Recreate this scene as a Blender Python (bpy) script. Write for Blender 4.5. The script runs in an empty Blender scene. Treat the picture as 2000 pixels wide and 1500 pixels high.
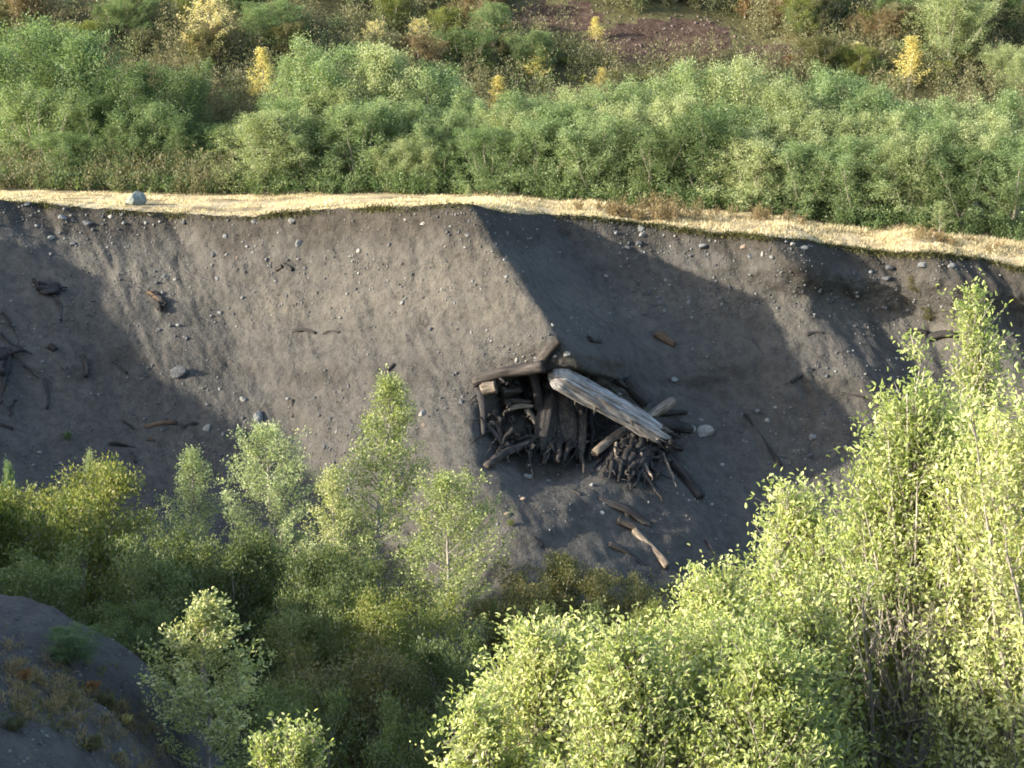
import bpy, math, random
import numpy as np
from mathutils import Vector, Matrix
from mathutils.bvhtree import BVHTree

# ------------------------------------------------------------------ camera, sky, sun, exposure
scene = bpy.context.scene
C = scene.collection
CAMZ = 6.0
PITCH = math.atan(650 / 4000)
FPX = 4000.0                       # focal length in photo pixels (2000 wide)
cam_d = bpy.data.cameras.new('camera')
cam_d.sensor_fit = 'HORIZONTAL'; cam_d.sensor_width = 36.0; cam_d.lens = 36.0 * FPX / 2000
cam_d.clip_start = 0.5; cam_d.clip_end = 2000
cam = bpy.data.objects.new('camera', cam_d); C.objects.link(cam)
cam.location = (0, 0, CAMZ); cam.rotation_euler = (math.pi / 2 - PITCH, 0, 0)
scene.camera = cam

SUN_EL = math.radians(18.5)
SUN_AZ = math.radians(20)          # sun stands to the left, this far round towards the camera side
sun_dir = Vector((-math.cos(SUN_AZ) * math.cos(SUN_EL), -math.sin(SUN_AZ) * math.cos(SUN_EL), math.sin(SUN_EL)))
world = bpy.data.worlds.new('World'); scene.world = world; world.use_nodes = True
wn = world.node_tree.nodes; wl = world.node_tree.links
bgn = wn['Background']
sky = wn.new('ShaderNodeTexSky'); sky.sky_type = 'NISHITA'; sky.sun_disc = False
sky.sun_elevation = SUN_EL
sky.sun_rotation = math.atan2(sun_dir.x, sun_dir.y)
sky.air_density = 1.0; sky.dust_density = 1.6; sky.ozone_density = 1.0
wl.new(sky.outputs[0], bgn.inputs[0]); bgn.inputs[1].default_value = 0.15
sd = bpy.data.lights.new('sun', 'SUN'); sd.energy = 3.6; sd.angle = math.radians(0.9); sd.color = (1.0, 0.92, 0.79)
so = bpy.data.objects.new('sun', sd); C.objects.link(so)
so.rotation_euler = sun_dir.to_track_quat('Z', 'Y').to_euler()
so.location = sun_dir * 200
scene.view_settings.view_transform = 'Standard'; scene.view_settings.look = 'None'
scene.view_settings.gamma = 1.0; scene.view_settings.exposure = 2.27
scene.view_settings.use_curve_mapping = False
scene.render.engine = 'CYCLES'
scene.cycles.max_bounces = 6; scene.cycles.diffuse_bounces = 3; scene.cycles.transmission_bounces = 4
scene.cycles.filter_width = 1.8

# ------------------------------------------------------------------ helpers
def at(u, v, Y):
    """world point on photo ray (u,v) at depth Y along world y"""
    cp, sp = math.cos(PITCH), math.sin(PITCH)
    r = np.array([u - 1000.0, FPX * cp + (750 - v) * sp, -FPX * sp + (750 - v) * cp])
    return Vector((r * (Y / r[1]))) + Vector((0, 0, CAMZ))

_perm = np.random.RandomState(7).permutation(512)
_grad = np.random.RandomState(8).uniform(0, 2 * math.pi, 512)
def noise(x, y, seed=0):
    x = np.asarray(x, float); y = np.asarray(y, float)
    xi = np.floor(x).astype(int); yi = np.floor(y).astype(int)
    xf = x - xi; yf = y - yi
    def g(ix, iy, dx, dy):
        h = _perm[(_perm[(ix + seed * 57) & 511] + iy) & 511]
        a = _grad[h]
        return np.cos(a) * dx + np.sin(a) * dy
    u = xf * xf * xf * (xf * (xf * 6 - 15) + 10); w = yf * yf * yf * (yf * (yf * 6 - 15) + 10)
    a = g(xi, yi, xf, yf); b = g(xi + 1, yi, xf - 1, yf)
    c = g(xi, yi + 1, xf, yf - 1); d = g(xi + 1, yi + 1, xf - 1, yf - 1)
    return (a + (b - a) * u) * (1 - w) + (c + (d - c) * u) * w
def fbm(x, y, o=4, seed=0):
    s = 0; a = 1.0
    for i in range(o):
        s = s + a * noise(np.asarray(x) * 2 ** i + 13.1 * i, np.asarray(y) * 2 ** i + 7.7 * i, seed + i); a *= 0.5
    return s

def mesh_np(name, V, F, mat=None, smooth=False, tint=None):
    """V (n,3); F (m,k) constant-size faces"""
    V = np.ascontiguousarray(V, dtype=np.float32); F = np.ascontiguousarray(F, dtype=np.int32)
    me = bpy.data.meshes.new(name)
    me.vertices.add(len(V)); me.vertices.foreach_set('co', V.ravel())
    k = F.shape[1]
    me.loops.add(F.size); me.loops.foreach_set('vertex_index', F.ravel())
    me.polygons.add(len(F)); me.polygons.foreach_set('loop_start', np.arange(0, F.size, k, dtype=np.int32))
    if smooth: me.polygons.foreach_set('use_smooth', np.ones(len(F), dtype=bool))
    me.update(calc_edges=True)
    if tint is not None:
        a = me.attributes.new('tint', 'FLOAT', 'POINT'); a.data.foreach_set('value', np.asarray(tint, dtype=np.float32))
    if mat: me.materials.append(mat)
    return me
def obj(name, me, parent=None, kind=None, loc=None):
    o = bpy.data.objects.new(name, me); C.objects.link(o)
    if parent is not None: o.parent = parent
    if kind: o['kind'] = kind
    if loc is not None: o.location = loc
    return o
def tag(o, label, cat, group=None):
    o['label'] = label; o['category'] = cat
    if group: o['group'] = group
    return o
def grid_faces(nr, nc):
    i = np.arange(nr * nc).reshape(nr, nc)
    return np.stack([i[:-1, :-1], i[:-1, 1:], i[1:, 1:], i[1:, :-1]], -1).reshape(-1, 4)

# ------------------------------------------------------------------ materials
def newmat(name):
    m = bpy.data.materials.new(name); m.use_nodes = True
    nt = m.node_tree; nt.nodes.clear()
    out = nt.nodes.new('ShaderNodeOutputMaterial')
    return m, nt, out
def N(nt, t, **kw):
    n = nt.nodes.new(t)
    for k, v in kw.items():
        if k.startswith('i_'):
            key = k[2:]; key = int(key) if key.isdigit() else key
            n.inputs[key].default_value = v
        else: setattr(n, k, v)
    return n
def ramp(nt, fac, stops):
    r = nt.nodes.new('ShaderNodeValToRGB'); e = r.color_ramp.elements
    while len(e) < len(stops): e.new(0.5)
    for i, (p, c) in enumerate(stops): e[i].position = p; e[i].color = (*c, 1)
    nt.links.new(fac, r.inputs[0]); return r.outputs[0]
def mixc(nt, fac, a, b, mode='MIX'):
    m = nt.nodes.new('ShaderNodeMix'); m.data_type = 'RGBA'; m.blend_type = mode
    def put(sock, v):
        if isinstance(v, (tuple, list)): sock.default_value = (*v, 1) if len(v) == 3 else v
        elif isinstance(v, (int, float)): sock.default_value = v
        else: nt.links.new(v, sock)
    put(m.inputs[0], fac); put(m.inputs[6], a); put(m.inputs[7], b)
    return m.outputs[2]
def coords(nt, kind='Object', scale=(1, 1, 1), rot=(0, 0, 0)):
    tc = nt.nodes.new('ShaderNodeTexCoord'); mp = nt.nodes.new('ShaderNodeMapping')
    mp.inputs['Scale'].default_value = scale; mp.inputs['Rotation'].default_value = rot
    nt.links.new(tc.outputs[kind], mp.inputs[0]); return mp.outputs[0]
def nz(nt, vec, scale, detail=4, rough=0.55):
    n = N(nt, 'ShaderNodeTexNoise', i_Scale=scale, i_Detail=detail, i_Roughness=rough)
    nt.links.new(vec, n.inputs['Vector']); return n.outputs[0]
def bump(nt, h, strength, dist, prev=None):
    b = N(nt, 'ShaderNodeBump', i_Strength=strength, i_Distance=dist)
    nt.links.new(h, b.inputs['Height'])
    if prev is not None: nt.links.new(prev, b.inputs['Normal'])
    return b.outputs[0]

def earth_mat(name, dark, mid, light, streak=True, bumpk=1.0, pit_shade=None):
    m, nt, out = newmat(name)
    p = N(nt, 'ShaderNodeBsdfPrincipled', i_Roughness=0.95); p.inputs['Specular IOR Level'].default_value = 0.1
    o1 = coords(nt)
    big = nz(nt, o1, 0.22, 5, 0.6)
    col = ramp(nt, big, [(0.36, dark), (0.5, mid), (0.62, light)])
    if streak:
        # bedding: thin uneven layers, and runs of finer sand down the slope
        lay = nz(nt, coords(nt, scale=(0.12, 0.12, 2.2)), 1.0, 4, 0.6)
        col = mixc(nt, 0.35, col, ramp(nt, lay, [(0.38, tuple(c * 0.72 for c in mid)), (0.62, tuple(c * 1.25 for c in mid))]))
        run = nz(nt, coords(nt, scale=(2.4, 0.35, 0.35), rot=(0, math.radians(-32), 0)), 1.0, 4, 0.6)
        col = mixc(nt, 0.3, col, ramp(nt, run, [(0.36, tuple(c * 0.7 for c in mid)), (0.64, light)]))
    fine = nz(nt, o1, 7.0, 6, 0.7)
    col = mixc(nt, 0.45, col, ramp(nt, fine, [(0.32, tuple(c * 0.55 for c in mid)), (0.5, mid), (0.7, tuple(c * 1.5 for c in mid))]))
    vor = N(nt, 'ShaderNodeTexVoronoi', i_Scale=5.5); nt.links.new(o1, vor.inputs['Vector'])
    speck = ramp(nt, vor.outputs['Distance'], [(0.10, (1, 1, 1)), (0.17, (0, 0, 0))])
    sel = ramp(nt, nz(nt, o1, 0.6, 3), [(0.45, (0, 0, 0)), (0.62, (1, 1, 1))])
    sp = mixc(nt, 1.0, speck, sel, 'MULTIPLY')
    col = mixc(nt, sp, col, tuple(c * 1.9 for c in mid))
    clod = nz(nt, o1, 2.3, 5, 0.75)
    col = mixc(nt, 0.5, col, ramp(nt, clod, [(0.36, tuple(c * 0.5 for c in mid)), (0.5, mid), (0.62, tuple(c * 1.35 for c in mid))]))
    if pit_shade:
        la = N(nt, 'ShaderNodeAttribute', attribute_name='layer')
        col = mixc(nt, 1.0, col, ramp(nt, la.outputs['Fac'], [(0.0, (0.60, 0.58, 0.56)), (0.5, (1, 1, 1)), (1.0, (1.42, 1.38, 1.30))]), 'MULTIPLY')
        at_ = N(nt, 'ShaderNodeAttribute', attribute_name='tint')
        col = mixc(nt, at_.outputs['Fac'], col, ramp(nt, fine, [(0.3, tuple(c * 0.5 for c in pit_shade)), (0.7, tuple(c * 1.7 for c in pit_shade))]))  # shade of the log hollow, put into the sand colour
    nt.links.new(col, p.inputs['Base Color'])
    nrm = bump(nt, nz(nt, o1, 1.6, 6, 0.65), 0.7 * bumpk, 0.4)
    nrm = bump(nt, clod, 0.5 * bumpk, 0.2, nrm)
    nrm = bump(nt, fine, 0.5 * bumpk, 0.10, nrm)
    nt.links.new(nrm, p.inputs['Normal']); nt.links.new(p.outputs[0], out.inputs[0])
    return m

M = {}
M['bank'] = earth_mat('bank_sand', (0.030, 0.0282, 0.0248), (0.0570, 0.0528, 0.0458), (0.096, 0.0880, 0.0750), pit_shade=(0.022, 0.019, 0.015))
M['near'] = earth_mat('near_sand', (0.027, 0.0255, 0.023), (0.048, 0.0455, 0.041), (0.078, 0.073, 0.065), streak=False)
M['floor'] = earth_mat('floor_soil', (0.05, 0.045, 0.03), (0.08, 0.07, 0.05), (0.11, 0.095, 0.065), streak=False)

def terrace_mat():
    m, nt, out = newmat('dry_turf')
    p = N(nt, 'ShaderNodeBsdfPrincipled', i_Roughness=0.95); p.inputs['Specular IOR Level'].default_value = 0.05
    o = coords(nt)
    col = ramp(nt, nz(nt, o, 0.5, 5), [(0.34, (0.12, 0.095, 0.055)), (0.5, (0.25, 0.20, 0.12)), (0.66, (0.38, 0.31, 0.20))])
    nt.links.new(col, p.inputs['Base Color'])
    nt.links.new(bump(nt, nz(nt, o, 6, 5), 0.5, 0.1), p.inputs['Normal']); nt.links.new(p.outputs[0], out.inputs[0]); return m
M['terrace'] = terrace_mat()
def hill_mat():
    m, nt, out = newmat('hill_soil')
    p = N(nt, 'ShaderNodeBsdfPrincipled', i_Roughness=0.95); p.inputs['Specular IOR Level'].default_value = 0.05
    o = coords(nt)
    col = ramp(nt, nz(nt, o, 0.35, 5), [(0.3, (0.035, 0.035, 0.016)), (0.5, (0.06, 0.055, 0.026)), (0.7, (0.09, 0.078, 0.04))])
    nt.links.new(col, p.inputs['Base Color'])
    nt.links.new(bump(nt, nz(nt, o, 2, 5), 0.6, 0.3), p.inputs['Normal']); nt.links.new(p.outputs[0], out.inputs[0]); return m
M['hill'] = hill_mat()
def scree_mat():
    m, nt, out = newmat('red_scree')
    p = N(nt, 'ShaderNodeBsdfPrincipled', i_Roughness=0.95); p.inputs['Specular IOR Level'].default_value = 0.05
    o = coords(nt)
    col = ramp(nt, nz(nt, o, 2.2, 6, 0.7), [(0.3, (0.030, 0.020, 0.015)), (0.5, (0.058, 0.039, 0.030)), (0.7, (0.10, 0.072, 0.056))])
    nt.links.new(col, p.inputs['Base Color'])
    nt.links.new(bump(nt, nz(nt, o, 3.5, 6, 0.7), 1.0, 0.3), p.inputs['Normal']); nt.links.new(p.outputs[0], out.inputs[0]); return m
M['scree'] = scree_mat()

def leaf_mat(name, cols, trans=0.46, gloss=0.02, rough=0.5, tcol=1.25):
    m, nt, out = newmat(name)
    a = N(nt, 'ShaderNodeAttribute', attribute_name='tint')
    oi = N(nt, 'ShaderNodeObjectInfo')
    ad = N(nt, 'ShaderNodeMath', operation='MULTIPLY_ADD', i_1=0.36, i_2=-0.18); nt.links.new(oi.outputs['Random'], ad.inputs[0])
    s = N(nt, 'ShaderNodeMath', operation='ADD'); nt.links.new(a.outputs['Fac'], s.inputs[0]); nt.links.new(ad.outputs[0], s.inputs[1])
    n = len(cols)
    col = ramp(nt, s.outputs[0], [(i / (n - 1), c) for i, c in enumerate(cols)])
    d = N(nt, 'ShaderNodeBsdfDiffuse', i_Roughness=0.4); nt.links.new(col, d.inputs[0])
    t = N(nt, 'ShaderNodeBsdfTranslucent')
    nt.links.new(mixc(nt, 1.0, col, (tcol, tcol * 1.02, tcol * 0.6), 'MULTIPLY'), t.inputs[0])
    mx = N(nt, 'ShaderNodeMixShader', i_0=trans); nt.links.new(d.outputs[0], mx.inputs[1]); nt.links.new(t.outputs[0], mx.inputs[2])
    g = N(nt, 'ShaderNodeBsdfGlossy', i_Roughness=rough); g.inputs[0].default_value = (0.9, 0.9, 0.85, 1)
    mg = N(nt, 'ShaderNodeMixShader', i_0=gloss); nt.links.new(mx.outputs[0], mg.inputs[1]); nt.links.new(g.outputs[0], mg.inputs[2])
    nt.links.new(mg.outputs[0], out.inputs[0]); return m
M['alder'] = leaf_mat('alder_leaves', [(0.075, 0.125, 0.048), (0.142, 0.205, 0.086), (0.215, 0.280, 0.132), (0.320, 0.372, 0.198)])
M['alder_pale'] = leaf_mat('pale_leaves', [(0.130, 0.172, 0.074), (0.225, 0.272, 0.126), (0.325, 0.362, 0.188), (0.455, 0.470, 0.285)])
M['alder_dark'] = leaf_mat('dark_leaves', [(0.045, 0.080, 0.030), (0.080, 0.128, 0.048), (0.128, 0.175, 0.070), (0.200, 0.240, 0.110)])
M['yellow'] = leaf_mat('yellow_leaves', [(0.36, 0.29, 0.08), (0.50, 0.42, 0.14), (0.58, 0.51, 0.21), (0.62, 0.57, 0.31)])
M['cream'] = leaf_mat('cream_leaves', [(0.32, 0.27, 0.11), (0.46, 0.40, 0.19), (0.56, 0.50, 0.28), (0.62, 0.57, 0.37)])
M['orange'] = leaf_mat('orange_leaves', [(0.16, 0.07, 0.02), (0.23, 0.105, 0.03), (0.29, 0.15, 0.05), (0.32, 0.20, 0.08)])
M['willow'] = leaf_mat('willow_leaves', [(0.165, 0.210, 0.062), (0.285, 0.332, 0.108), (0.410, 0.436, 0.175), (0.590, 0.565, 0.310)], trans=0.5, gloss=0.03)
M['cotton'] = leaf_mat('cottonwood_leaves', [(0.120, 0.155, 0.042), (0.225, 0.262, 0.085), (0.340, 0.355, 0.145), (0.500, 0.475, 0.255)], trans=0.42, gloss=0.03)
M['rust'] = leaf_mat('rusty_leaves', [(0.042, 0.056, 0.017), (0.078, 0.086, 0.028), (0.125, 0.116, 0.044), (0.200, 0.158, 0.072)])
M['thicket'] = leaf_mat('thicket_leaves', [(0.048, 0.068, 0.022), (0.085, 0.112, 0.037), (0.132, 0.158, 0.056), (0.205, 0.220, 0.092)])
M['olive'] = leaf_mat('olive_leaves', [(0.060, 0.085, 0.018), (0.112, 0.140, 0.030), (0.175, 0.190, 0.046), (0.265, 0.250, 0.080)])
M['brush'] = leaf_mat('brush_leaves', [(0.055, 0.070, 0.028), (0.095, 0.106, 0.046), (0.140, 0.132, 0.066), (0.205, 0.175, 0.105)], trans=0.25)
M['moss'] = leaf_mat('moss_leaves', [(0.09, 0.11, 0.02), (0.17, 0.19, 0.04), (0.26, 0.26, 0.07), (0.34, 0.32, 0.10)])
M['straw'] = leaf_mat('straw_grass', [(0.22, 0.168, 0.090), (0.36, 0.288, 0.168), (0.49, 0.405, 0.255), (0.58, 0.50, 0.345)], trans=0.35, gloss=0.03)
M['weed'] = leaf_mat('weed_stems', [(0.085, 0.066, 0.032), (0.150, 0.112, 0.056), (0.210, 0.155, 0.078), (0.260, 0.190, 0.100)], trans=0.3, gloss=0.02)
M['turf_edge'] = leaf_mat('turf_edge', [(0.026, 0.028, 0.012), (0.048, 0.048, 0.018), (0.085, 0.085, 0.028), (0.160, 0.140, 0.055)], trans=0.3, gloss=0.02)

def bark_mat(name, a, b, sc=(6, 6, 1.5)):
    m, nt, out = newmat(name)
    p = N(nt, 'ShaderNodeBsdfPrincipled', i_Roughness=0.85); p.inputs['Specular IOR Level'].default_value = 0.2
    n = nz(nt, coords(nt, scale=sc), 3.0, 5, 0.6)
    nt.links.new(ramp(nt, n, [(0.3, a), (0.7, b)]), p.inputs['Base Color'])
    nt.links.new(bump(nt, n, 0.5, 0.03), p.inputs['Normal']); nt.links.new(p.outputs[0], out.inputs[0]); return m
M['bark'] = bark_mat('alder_bark', (0.12, 0.105, 0.085), (0.30, 0.27, 0.22))
M['bark_dark'] = bark_mat('dark_bark', (0.055, 0.05, 0.042), (0.15, 0.135, 0.11))

def wood_mat(name, dark, mid, light, along='X', bk=1.0, warm=None):
    m, nt, out = newmat(name)
    p = N(nt, 'ShaderNodeBsdfPrincipled', i_Roughness=0.75); p.inputs['Specular IOR Level'].default_value = 0.25
    o = coords(nt, scale=(0.5, 7, 7) if along == 'X' else (7, 7, 0.6))
    g = nz(nt, o, 1.6, 7, 0.65)
    col = ramp(nt, g, [(0.32, dark), (0.48, mid), (0.66, light)])
    blot = nz(nt, coords(nt, scale=(1, 1.4, 1.4)), 1.3, 4)
    col = mixc(nt, ramp(nt, blot, [(0.52, (0, 0, 0)), (0.72, (0.75, 0.75, 0.75))]), col, tuple(c * 0.8 for c in dark))
    if warm:
        wn_ = nz(nt, coords(nt, scale=(0.6, 2, 2)), 1.1, 3)
        col = mixc(nt, ramp(nt, wn_, [(0.5, (0, 0, 0)), (0.75, (0.7, 0.7, 0.7))]), col, warm)
    ck = nz(nt, coords(nt, scale=(0.22, 5, 5) if along == 'X' else (5, 5, 0.25)), 2.1, 5, 0.6)
    crack = ramp(nt, ck, [(0.485, (1, 1, 1)), (0.5, (0, 0, 0)), (0.515, (1, 1, 1))])
    col = mixc(nt, crack, tuple(c * 0.25 for c in dark), col)
    nt.links.new(col, p.inputs['Base Color'])
    nrm = bump(nt, g, 0.6 * bk, 0.04); nrm = bump(nt, crack, 0.5 * bk, 0.03, nrm)
    nt.links.new(nrm, p.inputs['Normal']); nt.links.new(p.outputs[0], out.inputs[0]); return m
M['log_grey'] = wood_mat('weathered_log', (0.060, 0.056, 0.052), (0.185, 0.178, 0.170), (0.36, 0.350, 0.335), warm=(0.135, 0.10, 0.075))
M['log_brown'] = wood_mat('brown_wood', (0.014, 0.011, 0.009), (0.034, 0.028, 0.022), (0.078, 0.064, 0.052))
M['log_tan'] = wood_mat('tan_wood', (0.055, 0.041, 0.028), (0.13, 0.10, 0.072), (0.23, 0.185, 0.14))
M['log_dark'] = wood_mat('charred_wood', (0.008, 0.007, 0.006), (0.018, 0.0155, 0.0135), (0.04, 0.034, 0.029))
M['root_brown'] = wood_mat('root_brown', (0.010, 0.008, 0.006), (0.030, 0.024, 0.018), (0.070, 0.055, 0.042), along='Z')
M['root_dark'] = wood_mat('root_dark', (0.005, 0.0045, 0.004), (0.012, 0.010, 0.009), (0.030, 0.026, 0.022), along='Z')
M['log_red'] = wood_mat('red_rotten_wood', (0.03, 0.018, 0.010), (0.075, 0.043, 0.023), (0.13, 0.083, 0.047))
def stone_mat(name, a, b):
    m, nt, out = newmat(name)
    p = N(nt, 'ShaderNodeBsdfPrincipled', i_Roughness=0.85); p.inputs['Specular IOR Level'].default_value = 0.25
    o = coords(nt); oi = N(nt, 'ShaderNodeObjectInfo')
    n = nz(nt, o, 4, 6, 0.65)
    col = ramp(nt, n, [(0.3, a), (0.7, b)])
    nt.links.new(col, p.inputs['Base Color'])
    nt.links.new(bump(nt, n, 0.5, 0.06), p.inputs['Normal']); nt.links.new(p.outputs[0], out.inputs[0]); return m
M['stone'] = stone_mat('grey_stone', (0.075, 0.077, 0.075), (0.16, 0.16, 0.152))
M['stone_pale'] = stone_mat('pale_stone', (0.115, 0.11, 0.097), (0.23, 0.22, 0.195))
M['stone_dark'] = stone_mat('dark_stone', (0.034, 0.036, 0.038), (0.075, 0.077, 0.078))
M['stone_green'] = stone_mat('greenish_stone', (0.065, 0.078, 0.07), (0.17, 0.185, 0.16))
M['stone_tan'] = stone_mat('tan_stone', (0.12, 0.085, 0.06), (0.22, 0.17, 0.125))

# ------------------------------------------------------------------ the far bank
SH = 0.75                                            # spurs run down to the right, this many metres per metre of drop
KX = np.array([-70, -46, -40, -36, -32, -30, -28.6, -26.6, -24, -19, -14, -8, -1.85, -1.5, 1.4, 5.0, 8.2, 9.8, 10.3, 12.6, 14.4, 16.0, 16.6, 18.8, 23, 30, 60.])
KY = np.array([14, 26, 36, 48, 60, 67, 71, 75.0, 80, 82, 82, 79.0, 75.0, 75.1, 81.9, 82.2, 80.6, 79.2, 79.2, 80.9, 80.9, 79.6, 79.6, 80.2, 78, 75, 66.])
RU = np.array([-300, 0, 150, 265, 400, 500, 560, 700, 850, 920, 1000, 1150, 1250, 1400, 1540, 1650, 1740, 1800, 1900, 1980, 2100, 2400.])
RV = np.array([375, 385, 398, 408, 415, 418, 410, 402, 396, 396, 412, 420, 432, 450, 460, 478, 490, 487, 500, 517, 530, 560.])
def ybase(x): return np.interp(x, KX, KY)
# plan of the slope at half height and near its foot
MX = np.array([-70, -46, -40, -36, -32, -30, -28.6, -26.6, -24, -19, -14, -8, -1.85, -1.5, 1.4, 3, 6, 9.4, 11.8, 13.8, 15.6, 16.2, 18.4, 23, 30, 60.])
MY = np.array([14, 26, 36, 48, 60, 67, 71, 76, 80.6, 82, 82, 79.0, 75.2, 75.4, 82.3, 82.6, 82.2, 81.5, 83.2, 83.0, 81.8, 81.8, 82.6, 80, 76, 67.])
LX = np.array([-70, -46, -40, -36, -32, -30, -28.6, -26.6, -23, -18.5, -14, -10.5, -7.5, -7.0, -0.4, 3, 6, 9.2, 11.6, 13.8, 15.6, 18.4, 23, 30, 60.])
LY = np.array([14, 26, 36, 48, 60, 67, 70, 75, 80.6, 82.4, 82.2, 79.0, 76.0, 76.1, 83.8, 84.6, 84.2, 83.6, 85.0, 84.8, 83.6, 84.4, 82, 78, 68.])
def rim_z(x):
    Y = ybase(x); u = 1000 + FPX * x / (Y * 1.013)
    v = np.interp(u, RU, RV)
    z = CAMZ - (v - 100) / FPX * Y * 1.0
    return np.where(x < -26, np.interp(x, [-70, -40, -29, -26], [-0.5, -0.7, -0.4, z_left()]), z)
def z_left(): 
    x = -25.9; Y = ybase(x); return float(CAMZ - (np.interp(1000 + FPX * x / (Y * 1.013), RU, RV) - 100) / FPX * Y)
DD = np.array([0, 0.12, 0.5, 1.0, 2.0, 4, 6, 8, 10, 12, 14.5])
DR = np.array([0, 0.04, 0.30, 0.75, 1.75, 4.0, 6.5, 9.2, 12.0, 15.2, 19.5])
def run(d): return np.interp(d, DD, DR)

def build_bank():
    xs = np.concatenate([np.arange(-66, -26, 0.5), np.arange(-26, 22, 0.11), np.arange(22, 46, 0.5)])
    ds = np.concatenate([[0, 0.05, 0.12], np.linspace(0.25, 14.5, 118)])
    X, D = np.meshgrid(xs, ds)
    yb = ybase(xs)
    dx = 0.11
    fx = np.arange(-80, 70, dx)
    def sm(w, kx=KX, ky=KY):
        fy = np.interp(fx, kx, ky)
        k = np.exp(-0.5 * (np.arange(-4 * w, 4 * w + dx, dx) / w) ** 2); k /= k.sum()
        return np.interp(xs, fx, np.convolve(np.pad(fy, len(k) // 2, 'edge'), k, 'same')[len(k) // 2: len(k) // 2 + len(fx)])
    s0, s1, s2 = sm(0.12), sm(0.14, MX, MY), sm(0.8, LX, LY)
    ss = lambda q: q * q * (3 - 2 * q)
    t = ss(np.clip((D - 0.8) / 2.2, 0, 1)); t2 = ss(np.clip((D - 4.0) / 4.6, 0, 1))
    wob = 0.32 * fbm(D * 0.9 + 3.1, X * 0.25, 3, 71) * np.clip(D / 0.6, 0, 1)
    S0 = np.interp(X + wob, xs, s0); S1 = np.interp(X + wob, xs, s1); S2 = np.interp(X + wob * 1.5, xs, s2)
    Yb = S0 * (1 - t) + S1 * t; Yb = Yb * (1 - t2) + S2 * t2
    rz = rim_z(xs)
    rz = rz + 0.08 * noise(xs * 1.1, xs * 0 + 3.3) + 0.06 * noise(xs * 3.7, xs * 0 + 9.1)
    # the rim is ragged in plan
    rag = 0.35 * noise(xs * 0.6, xs * 0 + 1.5, 3) + 0.24 * noise(xs * 2.1, xs * 0 + 5.5, 4)
    Yb = Yb + rag[None] * np.clip(1 - D / 1.6, 0, 1)
    Xw = X + SH * D; Yw = Yb - run(D); Zw = rz[None] - D
    # wear: rills down the slope, slumps, beds of harder sand standing proud
    fade = np.clip(D / 0.8, 0, 1)
    Xr = Xw - 0.25 * D
    rill = 0.18 * np.abs(fbm(Xr * 0.8, D * 0.2, 3, 1)) + 0.09 * np.abs(fbm(Xr * 2.3, D * 0.6, 2, 5))
    lump = 0.26 * fbm(Xw * 0.30, D * 0.38, 3, 9) + 0.11 * fbm(Xw * 1.1, D * 1.2, 3, 2) + 0.075 * fbm(Xw * 3.0, D * 3.0, 2, 12)
    bed = 0.06 * fbm(Xw * 0.15, Zw * 1.3, 3, 21)
    back = fade * (rill + lump + bed)
    # hard layer making a small step at about half height
    stp = 0.16 * (1 / (1 + np.exp(-(D - 3.1 - 0.25 * noise(Xw * 0.4, Xw * 0)) * 9)) - 0.5)
    for dk, am, sd_ in ((0.9, 0.10, 3), (1.7, 0.13, 5), (2.4, 0.08, 7), (4.6, 0.16, 11), (5.6, 0.10, 13), (7.4, 0.10, 17)):
        aa = np.clip(0.15 + 1.6 * noise(Xw * 0.28 + sd_ * 7.7, D * 0.1 + sd_, 40 + sd_), 0, 1)
        back = back - am * aa * (1 / (1 + np.exp(-(D - dk - 0.35 * fbm(Xw * 0.5, Xw * 0 + sd_, 2, sd_)) * 14)) - 0.5) * np.clip(1.5 - np.abs(D - dk), 0, 1)
    back = back - stp * np.clip(np.sin(Xw * 0.31 + 0.6), 0, 1)
    # the hollow under the big log
    px = (Xw - 1.55) / 3.0; pz = (Zw + 7.0) / 2.0
    rr = np.sqrt(px ** 2 + pz ** 2) + 0.10 * noise(Xw * 0.9, Zw * 0.9, 30)
    pit = np.clip((1.05 - rr) / 0.42, 0, 1); pit = pit * pit * (3 - 2 * pit)
    back = back + 1.55 * pit + 0.45 * pit * fbm(Xw * 1.2, Zw * 1.2, 3, 31)
    Yw = Yw + back
    V = np.stack([Xw, Yw, Zw], -1)
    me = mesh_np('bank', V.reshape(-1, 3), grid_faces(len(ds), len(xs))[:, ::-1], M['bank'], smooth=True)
    top = np.clip((1.25 + 1.1 * fbm(Xw * 0.5, D * 0.3, 4, 101) - D) / 0.5, 0, 1) * 0.8
    mid_ = np.clip(1 - np.abs(D - 5.6 - 1.3 * fbm(Xw * 0.22, Xw * 0 + 2, 3, 103)) / 0.8, 0, 1) * np.clip(0.3 + 1.6 * fbm(Xw * 0.35, D * 0.9, 4, 105), 0, 1)
    pale = np.clip(1 - np.abs(D - 2.9 - 1.2 * fbm(Xw * 0.3, Xw * 0 + 6, 3, 107)) / 1.3, 0, 1) * np.clip(0.35 + 1.8 * fbm(Xw * 0.5, D * 0.35, 4, 109), 0, 1)
    lay = np.clip(0.5 - 0.5 * np.maximum(top, mid_) + 0.5 * pale, 0, 1)
    al = me.attributes.new('layer', 'FLOAT', 'POINT'); al.data.foreach_set('value', lay.astype(np.float32).ravel())
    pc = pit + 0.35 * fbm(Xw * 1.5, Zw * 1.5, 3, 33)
    at_ = me.attributes.new('tint', 'FLOAT', 'POINT'); at_.data.foreach_set('value', np.clip((pc - 0.55) / 0.4, 0, 1).astype(np.float32).ravel())  # mask for the painted shade inside the hollow
    o = obj('eroded_bank', me, kind='structure')
    # terrace behind the rim, sharing its edge
    rim = V[0]
    TLU = [-400, 0, 500, 1000, 1400, 1700, 2000, 2600]; 
    rows = [rim]
    depths = [0.3, 0.8, 1.6, 3, 5, 8, 12, 20, 35]
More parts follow.
